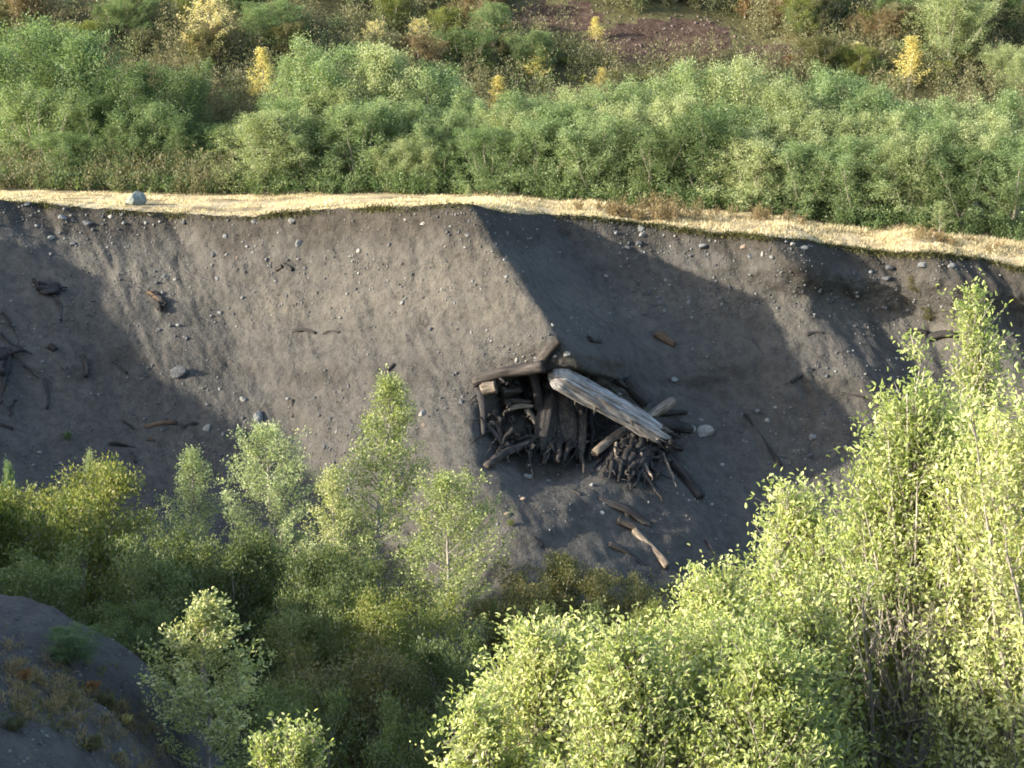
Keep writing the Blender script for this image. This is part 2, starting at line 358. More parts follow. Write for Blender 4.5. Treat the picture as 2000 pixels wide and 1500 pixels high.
    for dd in depths:
        yy = rim[:, 1] + dd
        xx = rim[:, 0]
        tl = terrace_z(xx, yy)
        w = np.clip(dd / 10.0, 0, 1) ** 0.8
        zz = rim[:, 2] * (1 - w) + tl * w + 0.05 * noise(xx * 0.8, yy * 0.8, 41) * min(1, dd)
        rows.append(np.stack([xx, yy, zz], -1))
    T = np.stack(rows)
    te = mesh_np('terrace', T.reshape(-1, 3), grid_faces(len(rows), len(xs)), M['terrace'], smooth=True)
    ot = obj('terrace_ground', te, kind='structure')
    return o, V, ot, T
def treeline(x):
    """depth of the front of the far thicket and its ground height"""
    Y = np.interp(x, [-40, -20, 0, 10, 22, 40], [92, 90, 87, 84.5, 82, 80])
    u = 1000 + FPX * x / Y
    v = np.interp(u, [-300, 0, 500, 1000, 1400, 1700, 2000, 2400], [366, 371, 379, 381, 404, 424, 429, 436])
    return Y, CAMZ - (v - 100) / FPX * Y
def terrace_z(x, y):
    Y, z = treeline(x)
    return z + np.clip(y - Y, -20, 0) * 0.0 + np.clip(y - Y, 0, 8) * 0.03
bank, BV, terrace, TV = build_bank()

# ------------------------------------------------------------------ hill behind, valley floor, near slope
def hill_z(x, y):
    tY, tz = treeline(x)
    toe = 95 + 1.5 * noise(x * 0.06, x * 0 + 2.2, 50)
    z = tz - 0.4 + np.clip(y - toe, 0, 400) * 0.58 + 0.9 * fbm(x * 0.10, y * 0.10, 3, 51) * np.clip((y - toe) / 6, 0, 1)
    return z
def build_hill():
    xs = np.arange(-90, 90.1, 0.6); ys = np.concatenate([np.arange(86, 122, 0.5), np.arange(122, 200, 3.0)])
    X, Y = np.meshgrid(xs, ys); Z = hill_z(X, Y)
    me = mesh_np('hill', np.stack([X, Y, Z], -1).reshape(-1, 3), grid_faces(len(ys), len(xs)), M['hill'], smooth=True)
    me.materials.append(M['scree'])
    o = obj('hillside', me, kind='structure')
    # bare red scree patches
    cs = np.stack([X, Y, Z], -1); c = (cs[:-1, :-1] + cs[1:, 1:]) / 2
    u = 1000 + FPX * c[..., 0] / c[..., 1]; v = 100 + (CAMZ - c[..., 2]) / c[..., 1] * FPX
    def ell(cu, cv, a, b): return ((u - cu) / a) ** 2 + ((v - cv) / b) ** 2
    w = 0.35 * fbm(c[..., 0] * 0.5, c[..., 1] * 0.5, 3, 55)
    mk = (np.minimum(np.minimum(ell(1290, 80, 145, 42), ell(1090, 35, 90, 30)), ell(1500, 108, 65, 22)) + w) < 1
    me.polygons.foreach_set('material_index', mk.astype(np.int32).ravel())
    return o, X, Y, Z
hill, HX, HY, HZ = build_hill()
def scree_mask(x, y, z):
    u = 1000 + FPX * x / y; v = 100 + (CAMZ - z) / y * FPX
    return np.minimum(np.minimum(((u - 1290) / 165) ** 2 + ((v - 80) / 48) ** 2, ((u - 1090) / 105) ** 2 + ((v - 35) / 38) ** 2), ((u - 1500) / 75) ** 2 + ((v - 108) / 26) ** 2)

def near_z(x, y):
    x = np.asarray(x, float); y = np.asarray(y, float)
    base = np.where(y < 25, 4.3 - 0.33 * y, -3.95 - 0.6 * (y - 25))
    base = np.maximum(base, -12.0)
    xl = np.clip(-11.0 - x, 0, 40)
    s1 = -3.98 - 0.62 * (x + 8.6) - 0.62 * np.clip(y - 33.2 + 0.8 * noise(x * 0.5, y * 0 + 4), 0, 60) - 0.04 * np.clip(33 - y, 0, 30) * 0
    s1 = np.where(x > -6.9, s1 - 1.2 * (x + 6.9), s1)
    q = np.clip(x + 10, 0, 30)
    s2 = -4.95 - 0.10 * q - 0.19 * q ** 2 - 0.62 * np.clip(y - 40.4 + 0.5 * noise(x * 0.4, y * 0 + 8), 0, 60) - 0.10 * np.clip(39 - y, 0, 30)
    s2 = s2 + 0.62 * xl * np.clip((60 - y) / 12, 0, 1)
    s1 = np.where(x < -11, s1 + 0.4 * xl, s1)
    cap = np.interp(y, [-10, 10, 26, 31.5, 34.5, 45, 52, 58, 64], [3.5, 2.0, 0.3, -0.4, -3.1, -3.2, -3.5, -4.5, -12])
    s1 = np.minimum(s1, cap); s2 = np.minimum(s2, cap)
    k = 0.25
    z = base
    for s in (s1, s2):
        s = np.maximum(s, -14)
        z = np.maximum(z, s) + k * np.exp(-np.abs(z - s) / k) * 0.5 * (np.abs(z - s) < 3)
    # everything in the middle stays under the view
    return z + 0.16 * fbm(x * 0.5, y * 0.5, 3, 61) + 0.10 * fbm(x * 2.0, y * 2.0, 3, 63)
def build_near():
    xs = np.concatenate([np.arange(-60, -14, 1.0), np.arange(-14, 0, 0.14), np.arange(0, 46, 0.8)])
    ys = np.concatenate([np.arange(-12, 24, 0.8), np.arange(24, 44, 0.14), np.arange(44, 96, 0.8)])
    X, Y = np.meshgrid(xs, ys); Z = near_z(X, Y)
    me = mesh_np('near', np.stack([X, Y, Z], -1).reshape(-1, 3), grid_faces(len(ys), len(xs)), M['near'], smooth=True)
    me.materials.append(M['floor'])
    zc = (Z[:-1, :-1] + Z[1:, 1:]) / 2; yc = (Y[:-1, :-1] + Y[1:, 1:]) / 2
    me.polygons.foreach_set('material_index', ((zc < -10.9) & (yc > 30)).astype(np.int32).ravel())
    return obj('valley_ground', me, kind='structure'), X, Y, Z
near, NX, NY, NZ = build_near()

def bvh_of(o):
    me = o.data
    return BVHTree.FromPolygons([v.co[:] for v in me.vertices], [p.vertices[:] for p in me.polygons])
BVH_BANK = bvh_of(bank); BVH_NEAR = bvh_of(near); BVH_TER = bvh_of(terrace)
ORIG = Vector((0, 0, CAMZ))
def hit(u, v, trees=None):
    d = (at(u, v, 10) - ORIG).normalized(); best = None
    for b in (trees or (BVH_BANK, BVH_TER, BVH_NEAR)):
        h = b.ray_cast(ORIG, d)
        if h[0] is not None and (best is None or h[3] < best[3]): best = h
    if best is None: return at(u, v, 75), Vector((0, -0.6, 0.8))
    n = best[1]
    if n.dot(d) > 0: n = -n
    return best[0], n
def ground_below(bvh, x, y, z0=30):
    h = bvh.ray_cast(Vector((x, y, z0)), Vector((0, 0, -1)))
    return h[0].z if h[0] is not None else None

# ------------------------------------------------------------------ leaves and trees
def leaf_arrays(Cn, A, Nn, L, W, tint, fine=False, fold=0.25):
    """Cn base points, A axis, Nn normals, L lengths, W widths -> V,F,T"""
    B = np.cross(Nn, A); B /= np.linalg.norm(B, axis=1, keepdims=True) + 1e-9
    L = L[:, None]; W = W[:, None]
    n = len(Cn)
    if fine:
        p0 = Cn
        l1 = Cn + A * L * 0.32 + B * W * 0.5 + Nn * W * fold; r1 = Cn + A * L * 0.32 - B * W * 0.5 + Nn * W * fold
        l2 = Cn + A * L * 0.70 + B * W * 0.40 + Nn * W * (fold * 0.6); r2 = Cn + A * L * 0.70 - B * W * 0.40 + Nn * W * (fold * 0.6)
        p3 = Cn + A * L - Nn * L * 0.14
        V = np.stack([p0, l1, l2, p3, r2, r1], 1).reshape(-1, 3)
        i = np.arange(n)[:, None] * 6
        F = np.concatenate([i + np.array([[0, 3, 2, 1]]), i + np.array([[0, 5, 4, 3]])], 0)
        return V, F, np.repeat(tint, 6)
    l = Cn + A * L * 0.45 + B * W * 0.5 + Nn * W * fold; r = Cn + A * L * 0.45 - B * W * 0.5 + Nn * W * fold
    V = np.stack([Cn, l, Cn + A * L, r], 1).reshape(-1, 3)
    i = np.arange(n)[:, None] * 4
    F = np.concatenate([i + np.array([[0, 2, 1]]), i + np.array([[0, 3, 2]])], 0)
    return V, F, np.repeat(tint, 4)
def nrm(a): return a / (np.linalg.norm(a, axis=-1, keepdims=True) + 1e-9)

class Tubes:
    def __init__(s): s.V = []; s.F = []; s.n = 0
    def add(s, pts, radii, sides=5):
        pts = np.asarray(pts, float); m = len(pts)
        t = nrm(np.gradient(pts, axis=0)); ref = np.array([0.31, 0.87, 0.23])
        a = nrm(np.cross(t, ref)); b = np.cross(t, a)
        th = np.linspace(0, 2 * math.pi, sides, endpoint=False)
        ring = pts[:, None] + (a[:, None] * np.cos(th)[None, :, None] + b[:, None] * np.sin(th)[None, :, None]) * np.asarray(radii)[:, None, None]
        s.V.append(ring.reshape(-1, 3))
        i = s.n + np.arange(m * sides).reshape(m, sides); j = np.roll(i, -1, 1)
        s.F.append(np.stack([i[:-1], j[:-1], j[1:], i[1:]], -1).reshape(-1, 4)); s.n += m * sides
    def mesh(s, name, mat):
        return mesh_np(name, np.concatenate(s.V), np.concatenate(s.F), mat, smooth=True)

PROF = {
    'ovoid': lambda h: np.sin(np.pi * np.clip(h * 0.86 + 0.12, 0, 1)) ** 0.75,
    'cone': lambda h: np.clip(1.02 - h, 0, 1) ** 0.8 * np.clip(0.35 + h / 0.2, 0, 1),
    'spire': lambda h: np.clip(1.02 - h, 0, 1) ** 0.9 * np.clip(0.5 + h / 0.1, 0, 1),
    'mound': lambda h: np.sqrt(np.clip(1.03 - h ** 2.2, 0, 1)),
}
def tree_data(seed, H, R, shape='ovoid', stems=1, clear=0.12, nb=36, tw=7, n=8000, leaf=(0.11, 0.07), up=0.6, sig=0.10,
              trunk_r=0.07, fan=0.55, twl=0.30, fine=False, dark_low=0, droop=0.0, bend=0.25, brl=0.5, fill=0, fill_len=0.5):
    rg = np.random.RandomState(seed)
    stem_t = Tubes(); br_t = Tubes(); P0 = []; DV = []; LN = []
    prof = PROF[shape]
    per = max(3, nb // stems)
    for si in range(stems):
        az = si * 2.399 + rg.uniform(-.4, .4)
        spread = 0 if stems == 1 or (shape == 'cone' and si == 0) else fan * R * rg.uniform(0.35, 1.0)
        hh = H * (1.0 if si == 0 else rg.uniform(0.72, 0.98))
        if stems > 1 and shape == 'cone': hh = H * (1.0 - 0.62 * (0 if si == 0 else spread / R)) * rg.uniform(0.9, 1.0)
        elif stems > 1: hh = H * float(np.clip(prof(np.array(spread / (R + 1e-6) * 0.7)), 0.5, 1)) * rg.uniform(0.85, 1.0)
        k = 9
        tt = np.linspace(0, 1, k)
        wob = np.cumsum(rg.normal(0, 0.02 * H, (k, 2)), 0) * tt[:, None]
        pts = np.stack([math.cos(az) * spread * tt ** 0.8 + wob[:, 0] * 0.5, math.sin(az) * spread * tt ** 0.8 + wob[:, 1] * 0.5, hh * tt], -1)
        r0 = trunk_r * (1 if stems == 1 else 0.6)
        stem_t.add(pts, r0 * (1 - tt * 0.88), 7)
        for bi in range(per):
            h = clear + (1 - clear) * ((bi + rg.uniform(0, 1)) / per) ** 0.9
            h = min(h, 0.985)
            p = np.array([np.interp(h, tt, pts[:, c]) for c in range(3)])
            rel = (h - clear) / (1 - clear)
            ln = R * (1.0 if stems == 1 else brl) * float(prof(np.array(rel))) * rg.uniform(0.65, 1.12) + 0.05 * R
            a2 = bi * 2.399 + rg.uniform(-.6, .6) + si
            el = up + 0.35 * rel + rg.uniform(-.18, .18)
            d0 = np.array([math.cos(a2) * math.cos(el), math.sin(a2) * math.cos(el), math.sin(el)])
            s = np.linspace(0, 1, 5)[:, None]
            bp = p + d0 * ln * s + np.array([0, 0, 1]) * ln * (bend * s ** 2 - droop * s ** 2) + rg.normal(0, 0.03 * ln, (5, 3)) * s
            br_t.add(bp, max(0.004, r0 * 0.34 * (1 - rel * 0.6)) * np.linspace(1, 0.25, 5), 4)
            for ti in range(tw):
                f = 0.22 + 0.78 * (ti + rg.uniform(0, 1)) / tw
                q = np.array([np.interp(f, s[:, 0], bp[:, c]) for c in range(3)])
                side = nrm(rg.normal(0, 1, 3)); dd = nrm(d0 * 0.75 + side * 0.75 + np.array([0, 0, 0.35 - droop]))
                tl = ln * twl * rg.uniform(0.5, 1.2) * (1.1 - 0.4 * f) + 0.10
                P0.append(q); DV.append(dd); LN.append(tl)
                if fine: br_t.add(np.stack([q, q + dd * tl * 0.5, q + dd * tl]), [0.005, 0.004, 0.002], 3)
            P0.append(bp[-1]); DV.append(nrm(bp[-1] - bp[-2])); LN.append(ln * 0.15 + 0.08)
        P0.append(pts[-2]); DV.append(nrm(pts[-1] - pts[-2])); LN.append(np.linalg.norm(pts[-1] - pts[-2]) * 1.25)
    if fill:                                          # young shoots all through the outer crown
        ext = np.percentile(np.array(P0)[:, 2], 99); hx = rg.uniform(0.04, 1, fill) ** 0.85
        rad = R * prof(hx) * np.sqrt(rg.uniform(0.12, 1.0, fill)) * 1.0; fa = rg.uniform(0, 2 * math.pi, fill)
        fp = np.stack([np.cos(fa) * rad, np.sin(fa) * rad, hx * ext * 0.97], -1)
        fd = nrm(np.stack([np.cos(fa) * 0.45, np.sin(fa) * 0.45, np.full(fill, 0.9)], -1) + rg.normal(0, 0.3, (fill, 3)))
        fl = fill_len * rg.uniform(0.5, 1.3, fill)
        P0 += list(fp - fd * (fl * 0.5)[:, None]); DV += list(fd); LN += list(fl)
        if fine:
            for q in range(fill):
                a0 = fp[q] - fd[q] * fl[q] * 0.5; br_t.add(np.stack([a0, a0 + fd[q] * fl[q] * 0.5, a0 + fd[q] * fl[q] * 0.95]), [0.005, 0.004, 0.002], 3)
    P0 = np.array(P0); DV = np.array(DV); LN = np.array(LN)
    w = LN / LN.sum(); idx = rg.choice(len(P0), n, p=w)
    t = rg.uniform(0, 1.08, n)
    pos = P0[idx] + DV[idx] * (LN[idx] * t)[:, None] + rg.normal(0, 1, (n, 3)) * sig
    kz = H / np.percentile(pos[:, 2], 99.85); kr = R / np.percentile(np.hypot(pos[:, 0], pos[:, 1]), 97.5)
    kk = np.array([kr, kr, kz]); pos = pos * kk
    for tb in (stem_t, br_t): tb.V = [v * kk for v in tb.V]
    pos[:, 2] = np.maximum(pos[:, 2], 0.05)
    A = nrm(DV[idx] * 0.7 + rg.normal(0, 0.62, (n, 3)))
    outw = pos.copy(); outw[:, 2] -= H * 0.45; outw = nrm(outw)
    Nn = rg.normal(0, 0.62, (n, 3)) + outw * 0.75 + np.array([0, 0, 0.35]); Nn = nrm(Nn - A * (Nn * A).sum(1, keepdims=True))
    sc = rg.uniform(0.65, 1.25, n)
    tint = np.clip(rg.beta(2.2, 2.6, n) + 0.15 * (rg.uniform(-1, 1, len(P0))[idx]), 0, 1)
    return stem_t, br_t, pos, A, Nn, leaf[0] * sc, leaf[1] * sc, tint
def tree_meshes(name, leafmat, bark='bark', fine=False, **kw):
    st, br, pos, A, Nn, L, W, tint = tree_data(fine=fine, **kw)
    V, F, T = leaf_arrays(pos, A, Nn, L, W, tint, fine)
    return dict(trunk=st.mesh(name + '_trunk', M[bark]), branches=br.mesh(name + '_branches', M[bark]),
                crown=mesh_np(name + '_crown', V, F, M[leafmat], tint=T), H=kw['H'], R=kw['R'])
def recolour(t, mat, bark=None):
    r = dict(t); r['crown'] = t['crown'].copy(); r['crown'].materials[0] = M[mat]
    return r
def plant_tree(name, t, base, h, w, rz, label, cat, group=None, lean=(0, 0)):
    e = bpy.data.objects.new(name, None); C.objects.link(e); e.empty_display_size = 0.3
    e.location = base; e.rotation_euler = (lean[0], lean[1], rz)
    e.scale = (w / (2 * t['R']), w / (2 * t['R']), h / t['H'])
    tag(e, label, cat, group)
    tk = obj('trunk', t['trunk'], e)
    obj('branches', t['branches'], tk, kind='stuff')
    obj('crown', t['crown'], e, kind='stuff')
    return e

AL = [tree_meshes('alder%d' % i, 'alder', seed=100 + i, H=6.0, R=2.1, shape=['ovoid', 'mound', 'mound', 'cone', 'mound', 'mound'][i], stems=[1, 9, 6, 7, 12, 4][i],
                  clear=0.05, nb=84, tw=7, n=32000, leaf=(0.080, 0.050), up=0.9, sig=0.12, fan=0.9, brl=[1, 0.45, 0.5, 0.45, 0.4, 0.55][i], bend=0.4, fill=140, fill_len=0.75) for i in range(6)]
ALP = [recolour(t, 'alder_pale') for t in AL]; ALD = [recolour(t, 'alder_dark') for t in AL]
YE = [tree_meshes('yellow%d' % i, 'yellow', seed=200 + i, H=4.0, R=0.8, shape='cone', stems=1, clear=0.05, nb=38, tw=6, n=2600, leaf=(0.095, 0.06),
                  up=0.6, sig=0.09, bend=0.3) for i in range(2)]
SP = tree_meshes('sparse', 'cream', seed=211, H=6.0, R=1.5, shape='ovoid', stems=1, clear=0.15, nb=26, tw=5, n=2400, leaf=(0.12, 0.09), up=0.5, sig=0.09)

# far thicket: (u centre, v top, width px, depth behind tree line, variant, palette, label)
def far_tree(u, vt, wpx, dback, var, pal, label, rz, vb=None, group='alders of the far thicket'):
    x = (u - 1000) / FPX * 88
    Y0, z0 = treeline(x); Y = float(Y0) + dback + 0.9
    x = at(u, 300, Y).x
    zb = max(float(hill_z(np.array(x), np.array(Y))), float(terrace_z(np.array(x), np.array(Y))))
    if dback < 2.0: zb = float(terrace_z(np.array(x), np.array(Y))) - 0.05
    top = at(u, vt, Y).z
    h = top - zb; w = wpx / FPX * Y
    t = {'a': AL, 'p': ALP, 'd': ALD}[pal][var]
    plant_tree('alder_tree', t, (x, Y, zb - 0.05), h, w * 1.22, rz, label, 'tree', group)
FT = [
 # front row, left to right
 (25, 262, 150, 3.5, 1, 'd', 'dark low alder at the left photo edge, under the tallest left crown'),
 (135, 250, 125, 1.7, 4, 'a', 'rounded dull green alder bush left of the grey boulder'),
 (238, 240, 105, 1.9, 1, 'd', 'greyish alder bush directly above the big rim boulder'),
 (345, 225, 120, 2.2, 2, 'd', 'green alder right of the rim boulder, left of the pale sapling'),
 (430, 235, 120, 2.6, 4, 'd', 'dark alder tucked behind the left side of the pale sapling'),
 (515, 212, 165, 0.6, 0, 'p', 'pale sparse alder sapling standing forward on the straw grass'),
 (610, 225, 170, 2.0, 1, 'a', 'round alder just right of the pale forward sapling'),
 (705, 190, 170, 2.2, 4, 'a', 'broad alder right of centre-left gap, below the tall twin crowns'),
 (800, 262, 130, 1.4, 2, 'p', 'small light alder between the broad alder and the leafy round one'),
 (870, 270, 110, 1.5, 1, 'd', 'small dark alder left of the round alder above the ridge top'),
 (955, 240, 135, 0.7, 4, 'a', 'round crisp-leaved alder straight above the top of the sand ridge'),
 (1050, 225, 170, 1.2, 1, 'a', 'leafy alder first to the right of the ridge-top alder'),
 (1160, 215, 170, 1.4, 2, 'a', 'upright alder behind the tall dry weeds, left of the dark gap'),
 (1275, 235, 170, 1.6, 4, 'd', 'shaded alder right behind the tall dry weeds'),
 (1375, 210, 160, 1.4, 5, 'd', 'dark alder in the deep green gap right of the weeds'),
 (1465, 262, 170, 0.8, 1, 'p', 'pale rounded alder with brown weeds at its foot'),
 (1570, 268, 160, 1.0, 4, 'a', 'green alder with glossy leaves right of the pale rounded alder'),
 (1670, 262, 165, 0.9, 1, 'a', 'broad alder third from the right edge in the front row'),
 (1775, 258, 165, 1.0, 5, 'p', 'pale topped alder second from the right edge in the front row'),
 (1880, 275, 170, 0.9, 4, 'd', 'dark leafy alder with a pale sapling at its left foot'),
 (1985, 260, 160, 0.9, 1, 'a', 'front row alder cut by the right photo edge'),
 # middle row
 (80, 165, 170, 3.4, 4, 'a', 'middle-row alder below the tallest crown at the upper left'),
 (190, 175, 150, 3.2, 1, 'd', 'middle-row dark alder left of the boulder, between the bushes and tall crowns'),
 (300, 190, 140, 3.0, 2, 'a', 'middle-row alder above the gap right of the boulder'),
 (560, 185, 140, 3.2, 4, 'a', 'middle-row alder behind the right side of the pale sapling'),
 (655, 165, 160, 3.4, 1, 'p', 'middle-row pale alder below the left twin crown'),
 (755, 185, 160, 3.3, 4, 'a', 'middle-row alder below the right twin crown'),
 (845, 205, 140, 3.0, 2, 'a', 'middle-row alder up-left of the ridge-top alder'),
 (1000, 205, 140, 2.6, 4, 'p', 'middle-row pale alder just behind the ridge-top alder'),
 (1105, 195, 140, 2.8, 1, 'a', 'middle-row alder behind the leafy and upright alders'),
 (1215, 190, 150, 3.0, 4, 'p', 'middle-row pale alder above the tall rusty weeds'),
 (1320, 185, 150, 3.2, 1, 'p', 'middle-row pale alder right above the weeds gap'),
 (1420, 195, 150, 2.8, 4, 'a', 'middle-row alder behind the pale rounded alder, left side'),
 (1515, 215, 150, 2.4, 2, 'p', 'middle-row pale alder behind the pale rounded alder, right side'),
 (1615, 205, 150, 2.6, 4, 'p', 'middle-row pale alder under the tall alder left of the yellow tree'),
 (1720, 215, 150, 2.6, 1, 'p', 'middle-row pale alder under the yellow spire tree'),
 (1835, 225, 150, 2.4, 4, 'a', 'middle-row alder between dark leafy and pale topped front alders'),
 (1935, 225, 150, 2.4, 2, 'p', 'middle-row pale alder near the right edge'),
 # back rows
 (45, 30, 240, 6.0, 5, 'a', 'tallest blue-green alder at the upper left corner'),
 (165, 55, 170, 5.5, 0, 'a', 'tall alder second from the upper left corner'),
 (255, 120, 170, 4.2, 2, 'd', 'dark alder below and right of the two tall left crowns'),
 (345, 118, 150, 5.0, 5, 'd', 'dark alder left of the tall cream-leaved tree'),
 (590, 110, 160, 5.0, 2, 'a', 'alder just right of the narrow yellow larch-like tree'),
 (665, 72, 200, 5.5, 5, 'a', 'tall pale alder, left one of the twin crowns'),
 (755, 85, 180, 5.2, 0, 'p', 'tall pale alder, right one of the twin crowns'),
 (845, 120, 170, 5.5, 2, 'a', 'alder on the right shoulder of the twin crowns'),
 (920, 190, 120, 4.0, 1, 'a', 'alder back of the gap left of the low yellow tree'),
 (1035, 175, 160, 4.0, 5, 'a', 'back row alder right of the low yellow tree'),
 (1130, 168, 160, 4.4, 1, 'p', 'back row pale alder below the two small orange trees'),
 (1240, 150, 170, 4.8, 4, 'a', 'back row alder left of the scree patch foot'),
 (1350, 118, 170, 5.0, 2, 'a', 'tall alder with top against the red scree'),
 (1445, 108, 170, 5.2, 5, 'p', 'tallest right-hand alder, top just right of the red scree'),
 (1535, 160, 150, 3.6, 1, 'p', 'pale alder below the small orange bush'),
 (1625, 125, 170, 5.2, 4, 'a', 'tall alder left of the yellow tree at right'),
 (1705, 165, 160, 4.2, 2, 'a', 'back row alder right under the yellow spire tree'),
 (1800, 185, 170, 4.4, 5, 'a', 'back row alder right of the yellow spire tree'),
 (1895, 190, 170, 4.2, 4, 'p', 'back row pale alder second from the right edge'),
 (1990, 175, 170, 4.4, 2, 'a', 'back row alder cut by the right photo edge'),
]
for i, (u, vt, w, db, var, pal, lab) in enumerate(FT):
    far_tree(u, vt, w, db, var, pal, lab, (i * 1.7) % 6.28)

def hill_spot(u, v):
    """point on the hill seen at photo pixel (u,v)"""
    for Y in np.arange(90, 140, 0.1):
        p = at(u, v, Y)
        if p.z <= float(hill_z(np.array(p.x), np.array(Y))): return p
    return at(u, v, 112)
YT = [(410, -5, 140, 120, SP, 'tall cream-yellow sparse tree at the upper left, bare trunk showing', 'cream'),
 (512, 92, 220, 70, YE[0], 'narrow bright yellow conifer-shaped tree left of the twin alders', 'yellow'),
 (570, 48, 120, 44, YE[1], 'small yellow tree above the narrow yellow one', 'cream'),
 (730, 40, 120, 60, SP, 'yellow-green tree behind the twin alder crowns', 'cream'),
 (972, 148, 225, 66, YE[1], 'low orange-yellow tree above the ridge-top alder', 'yellow'),
 (1045, 90, 165, 84, YE[0], 'bright yellow tree left of the red scree', 'yellow'),
 (1176, 132, 185, 44, YE[1], 'small orange-yellow tree below the red scree', 'yellow'),
 (1165, 32, 82, 40, YE[0], 'small orange-yellow tree at the left rim of the scree', 'yellow'),
 (1545, 106, 142, 44, SP, 'small round orange bush right of the scree', 'orange'),
 (1672, 82, 150, 66, YE[1], 'pale yellow tree left of the bright yellow spire', 'cream'),
 (1775, 70, 178, 78, YE[0], 'bright yellow spire tree at the upper right', 'yellow'),
 (1455, -15, 35, 40, YE[1], 'orange-tinted little tree at the top photo edge', 'orange'),
 (820, 35, 110, 60, SP, 'dull yellow-green thin tree at the top, left of the mossy slope', 'cream')]
for i, (u, vt, vb, w, t, lab, mat) in enumerate(YT):
    b = hill_spot(u, vb); top = at(u, vt, b.y).z
    r = recolour(t, mat)
    plant_tree('autumn_tree', r, b, top - b.z, w / FPX * b.y * 0.9, i * 1.3, lab, 'tree', 'autumn trees on the hill foot')
HG = [(1850, -25, 130, 170, AL[1], 'p', 'large grey-green tree at the upper right corner'), (1975, 85, 200, 110, AL[5], 'p', 'grey-green tree with bare stems at the right edge below the corner tree'),
      (905, 55, 145, 130, AL[4], 'd', 'dark green shrub on the hill left of the mossy slope'), (535, 0, 90, 130, AL[2], 'a', 'green shrub at the top between cream tree and twin alders'),
      (965, 5, 90, 90, AL[1], 'a', 'bright green shrub at the top edge left of the scree'), (1565, 0, 70, 70, AL[0], 'a', 'upright green young tree at the top right of the scree'),
      (250, -20, 70, 110, AL[1], 'a', 'green shrub at the top behind the tall left alders'), (1960, -40, 60, 130, AL[4], 'd', 'dark shrub in the very upper right corner')]
for i, (u, vt, vb, w, t, pal, lab) in enumerate(HG):
    b = hill_spot(u, vb); top = at(u, vt, b.y).z
    k = AL.index(t); t = {'a': AL, 'p': ALP, 'd': ALD}[pal][k]
    plant_tree('hill_shrub', t, b, top - b.z, w / FPX * b.y * 1.15, i * 2.1, lab, 'shrub', 'green shrubs on the hillside')

def hill_bushes(SHM):
    rg = np.random.RandomState(18); k = 0; seen = set()
    for q in range(500):
        u = rg.uniform(-20, 2020); v = rg.uniform(-5, 170)
        b = hill_spot(u, v)
        if float(scree_mask(b.x, b.y, b.z)) < 1.5 or b.y < 99 or (1080 < u < 1460 and 60 < v < 175): continue
        c = rg.randint(len(SHM)); tall = rg.uniform() < 0.5; h = rg.uniform(2.0, 2.7) if tall else rg.uniform(1.0, 1.6)
        where = ('at the top left behind the tall alders' if u < 330 else 'around the cream-yellow tree' if u < 560 else 'above the twin alder crowns' if u < 860 else
                 'left of the red scree' if u < 1120 else 'above the red scree' if u < 1430 else 'right of the red scree' if u < 1660 else 'near the yellow spire tree' if u < 1830 else 'in the upper right corner')
        lab = '%s %s bush in the hillside brush, %s' % ('tall' if tall else 'low', SHM[c][1], where)
        if lab in seen: continue
        seen.add(lab)
        plant_tree('hill_bush', SHM[c][0], b - Vector((0, 0, 0.1)), h, h * rg.uniform(0.7, 1.3), rg.uniform(0, 6), lab, 'bush', 'bushes of the upper hillside')
        k += 1
        if k >= 90: break
# ------------------------------------------------------------------ brush (uncountable low growth)
def brush(name, pts, hts, wid, n_per, leaf, mat, label, cat, seed, stems=6, upright=0.8):
    rg = np.random.RandomState(seed); n = len(pts) * n_per
    idx = np.repeat(np.arange(len(pts)), n_per)
    ns = stems
    sa = rg.uniform(0, 2 * math.pi, (len(pts), ns)); sr = rg.uniform(0.1, 1, (len(pts), ns)) ** 0.6; sh = rg.uniform(0.55, 1.05, (len(pts), ns))
    k = rg.randint(0, ns, n); t = rg.uniform(0.05, 1, n) ** 0.8
    a = sa[idx, k]; r = sr[idx, k] * wid[idx] * (0.25 + 0.75 * t)
    pos = pts[idx] + np.stack([np.cos(a) * r, np.sin(a) * r, hts[idx] * sh[idx, k] * t], -1) + rg.normal(0, 1, (n, 3)) * (0.10 * hts[idx] * 0.6 + 0.02)[:, None]
    A = nrm(np.stack([np.cos(a) * 0.4, np.sin(a) * 0.4, np.full(n, upright)], -1) + rg.normal(0, 0.5, (n, 3)))
    Nn = rg.normal(0, 0.8, (n, 3)) + np.array([0, -0.3, 0.5]); Nn = nrm(Nn - A * (Nn * A).sum(1, keepdims=True))
    sc = rg.uniform(0.6, 1.3, n)
    base_t = rg.beta(2, 2, len(pts))
    tint = np.clip(base_t[idx] * 0.6 + rg.beta(2, 2, n) * 0.4, 0, 1)
    V, F, T = leaf_arrays(pos, A, Nn, leaf[0] * sc, leaf[1] * sc, tint)
    o = obj(name, mesh_np(name, V, F, M[mat], tint=T), kind='stuff'); tag(o, label, cat); return o
rg = np.random.RandomState(5)
def scatter_hill(n, ulo, uhi, vlo, vhi, keep=None):
    xs = rg.uniform(-30, 30, n * 6); ys = rg.uniform(88, 124, n * 6); zs = hill_z(xs, ys)
    u = 1000 + FPX * xs / ys; v = 100 + (CAMZ - zs) / ys * FPX
    ok = (u > ulo) & (u < uhi) & (v > vlo) & (v < vhi)
    if keep is not None: ok &= keep(xs, ys, zs)
    return np.stack([xs, ys, zs], -1)[ok][:n]
p = scatter_hill(2600, -250, 2250, -90, 330, lambda x, y, z: scree_mask(x, y, z) > 1.05)
brush('brown_brush', p, rg.uniform(0.8, 2.4, len(p)), rg.uniform(0.3, 0.75, len(p)), 170, (0.125, 0.045), 'brush', 'brown and olive brush covering the hillside behind the alders', 'brush', 31)
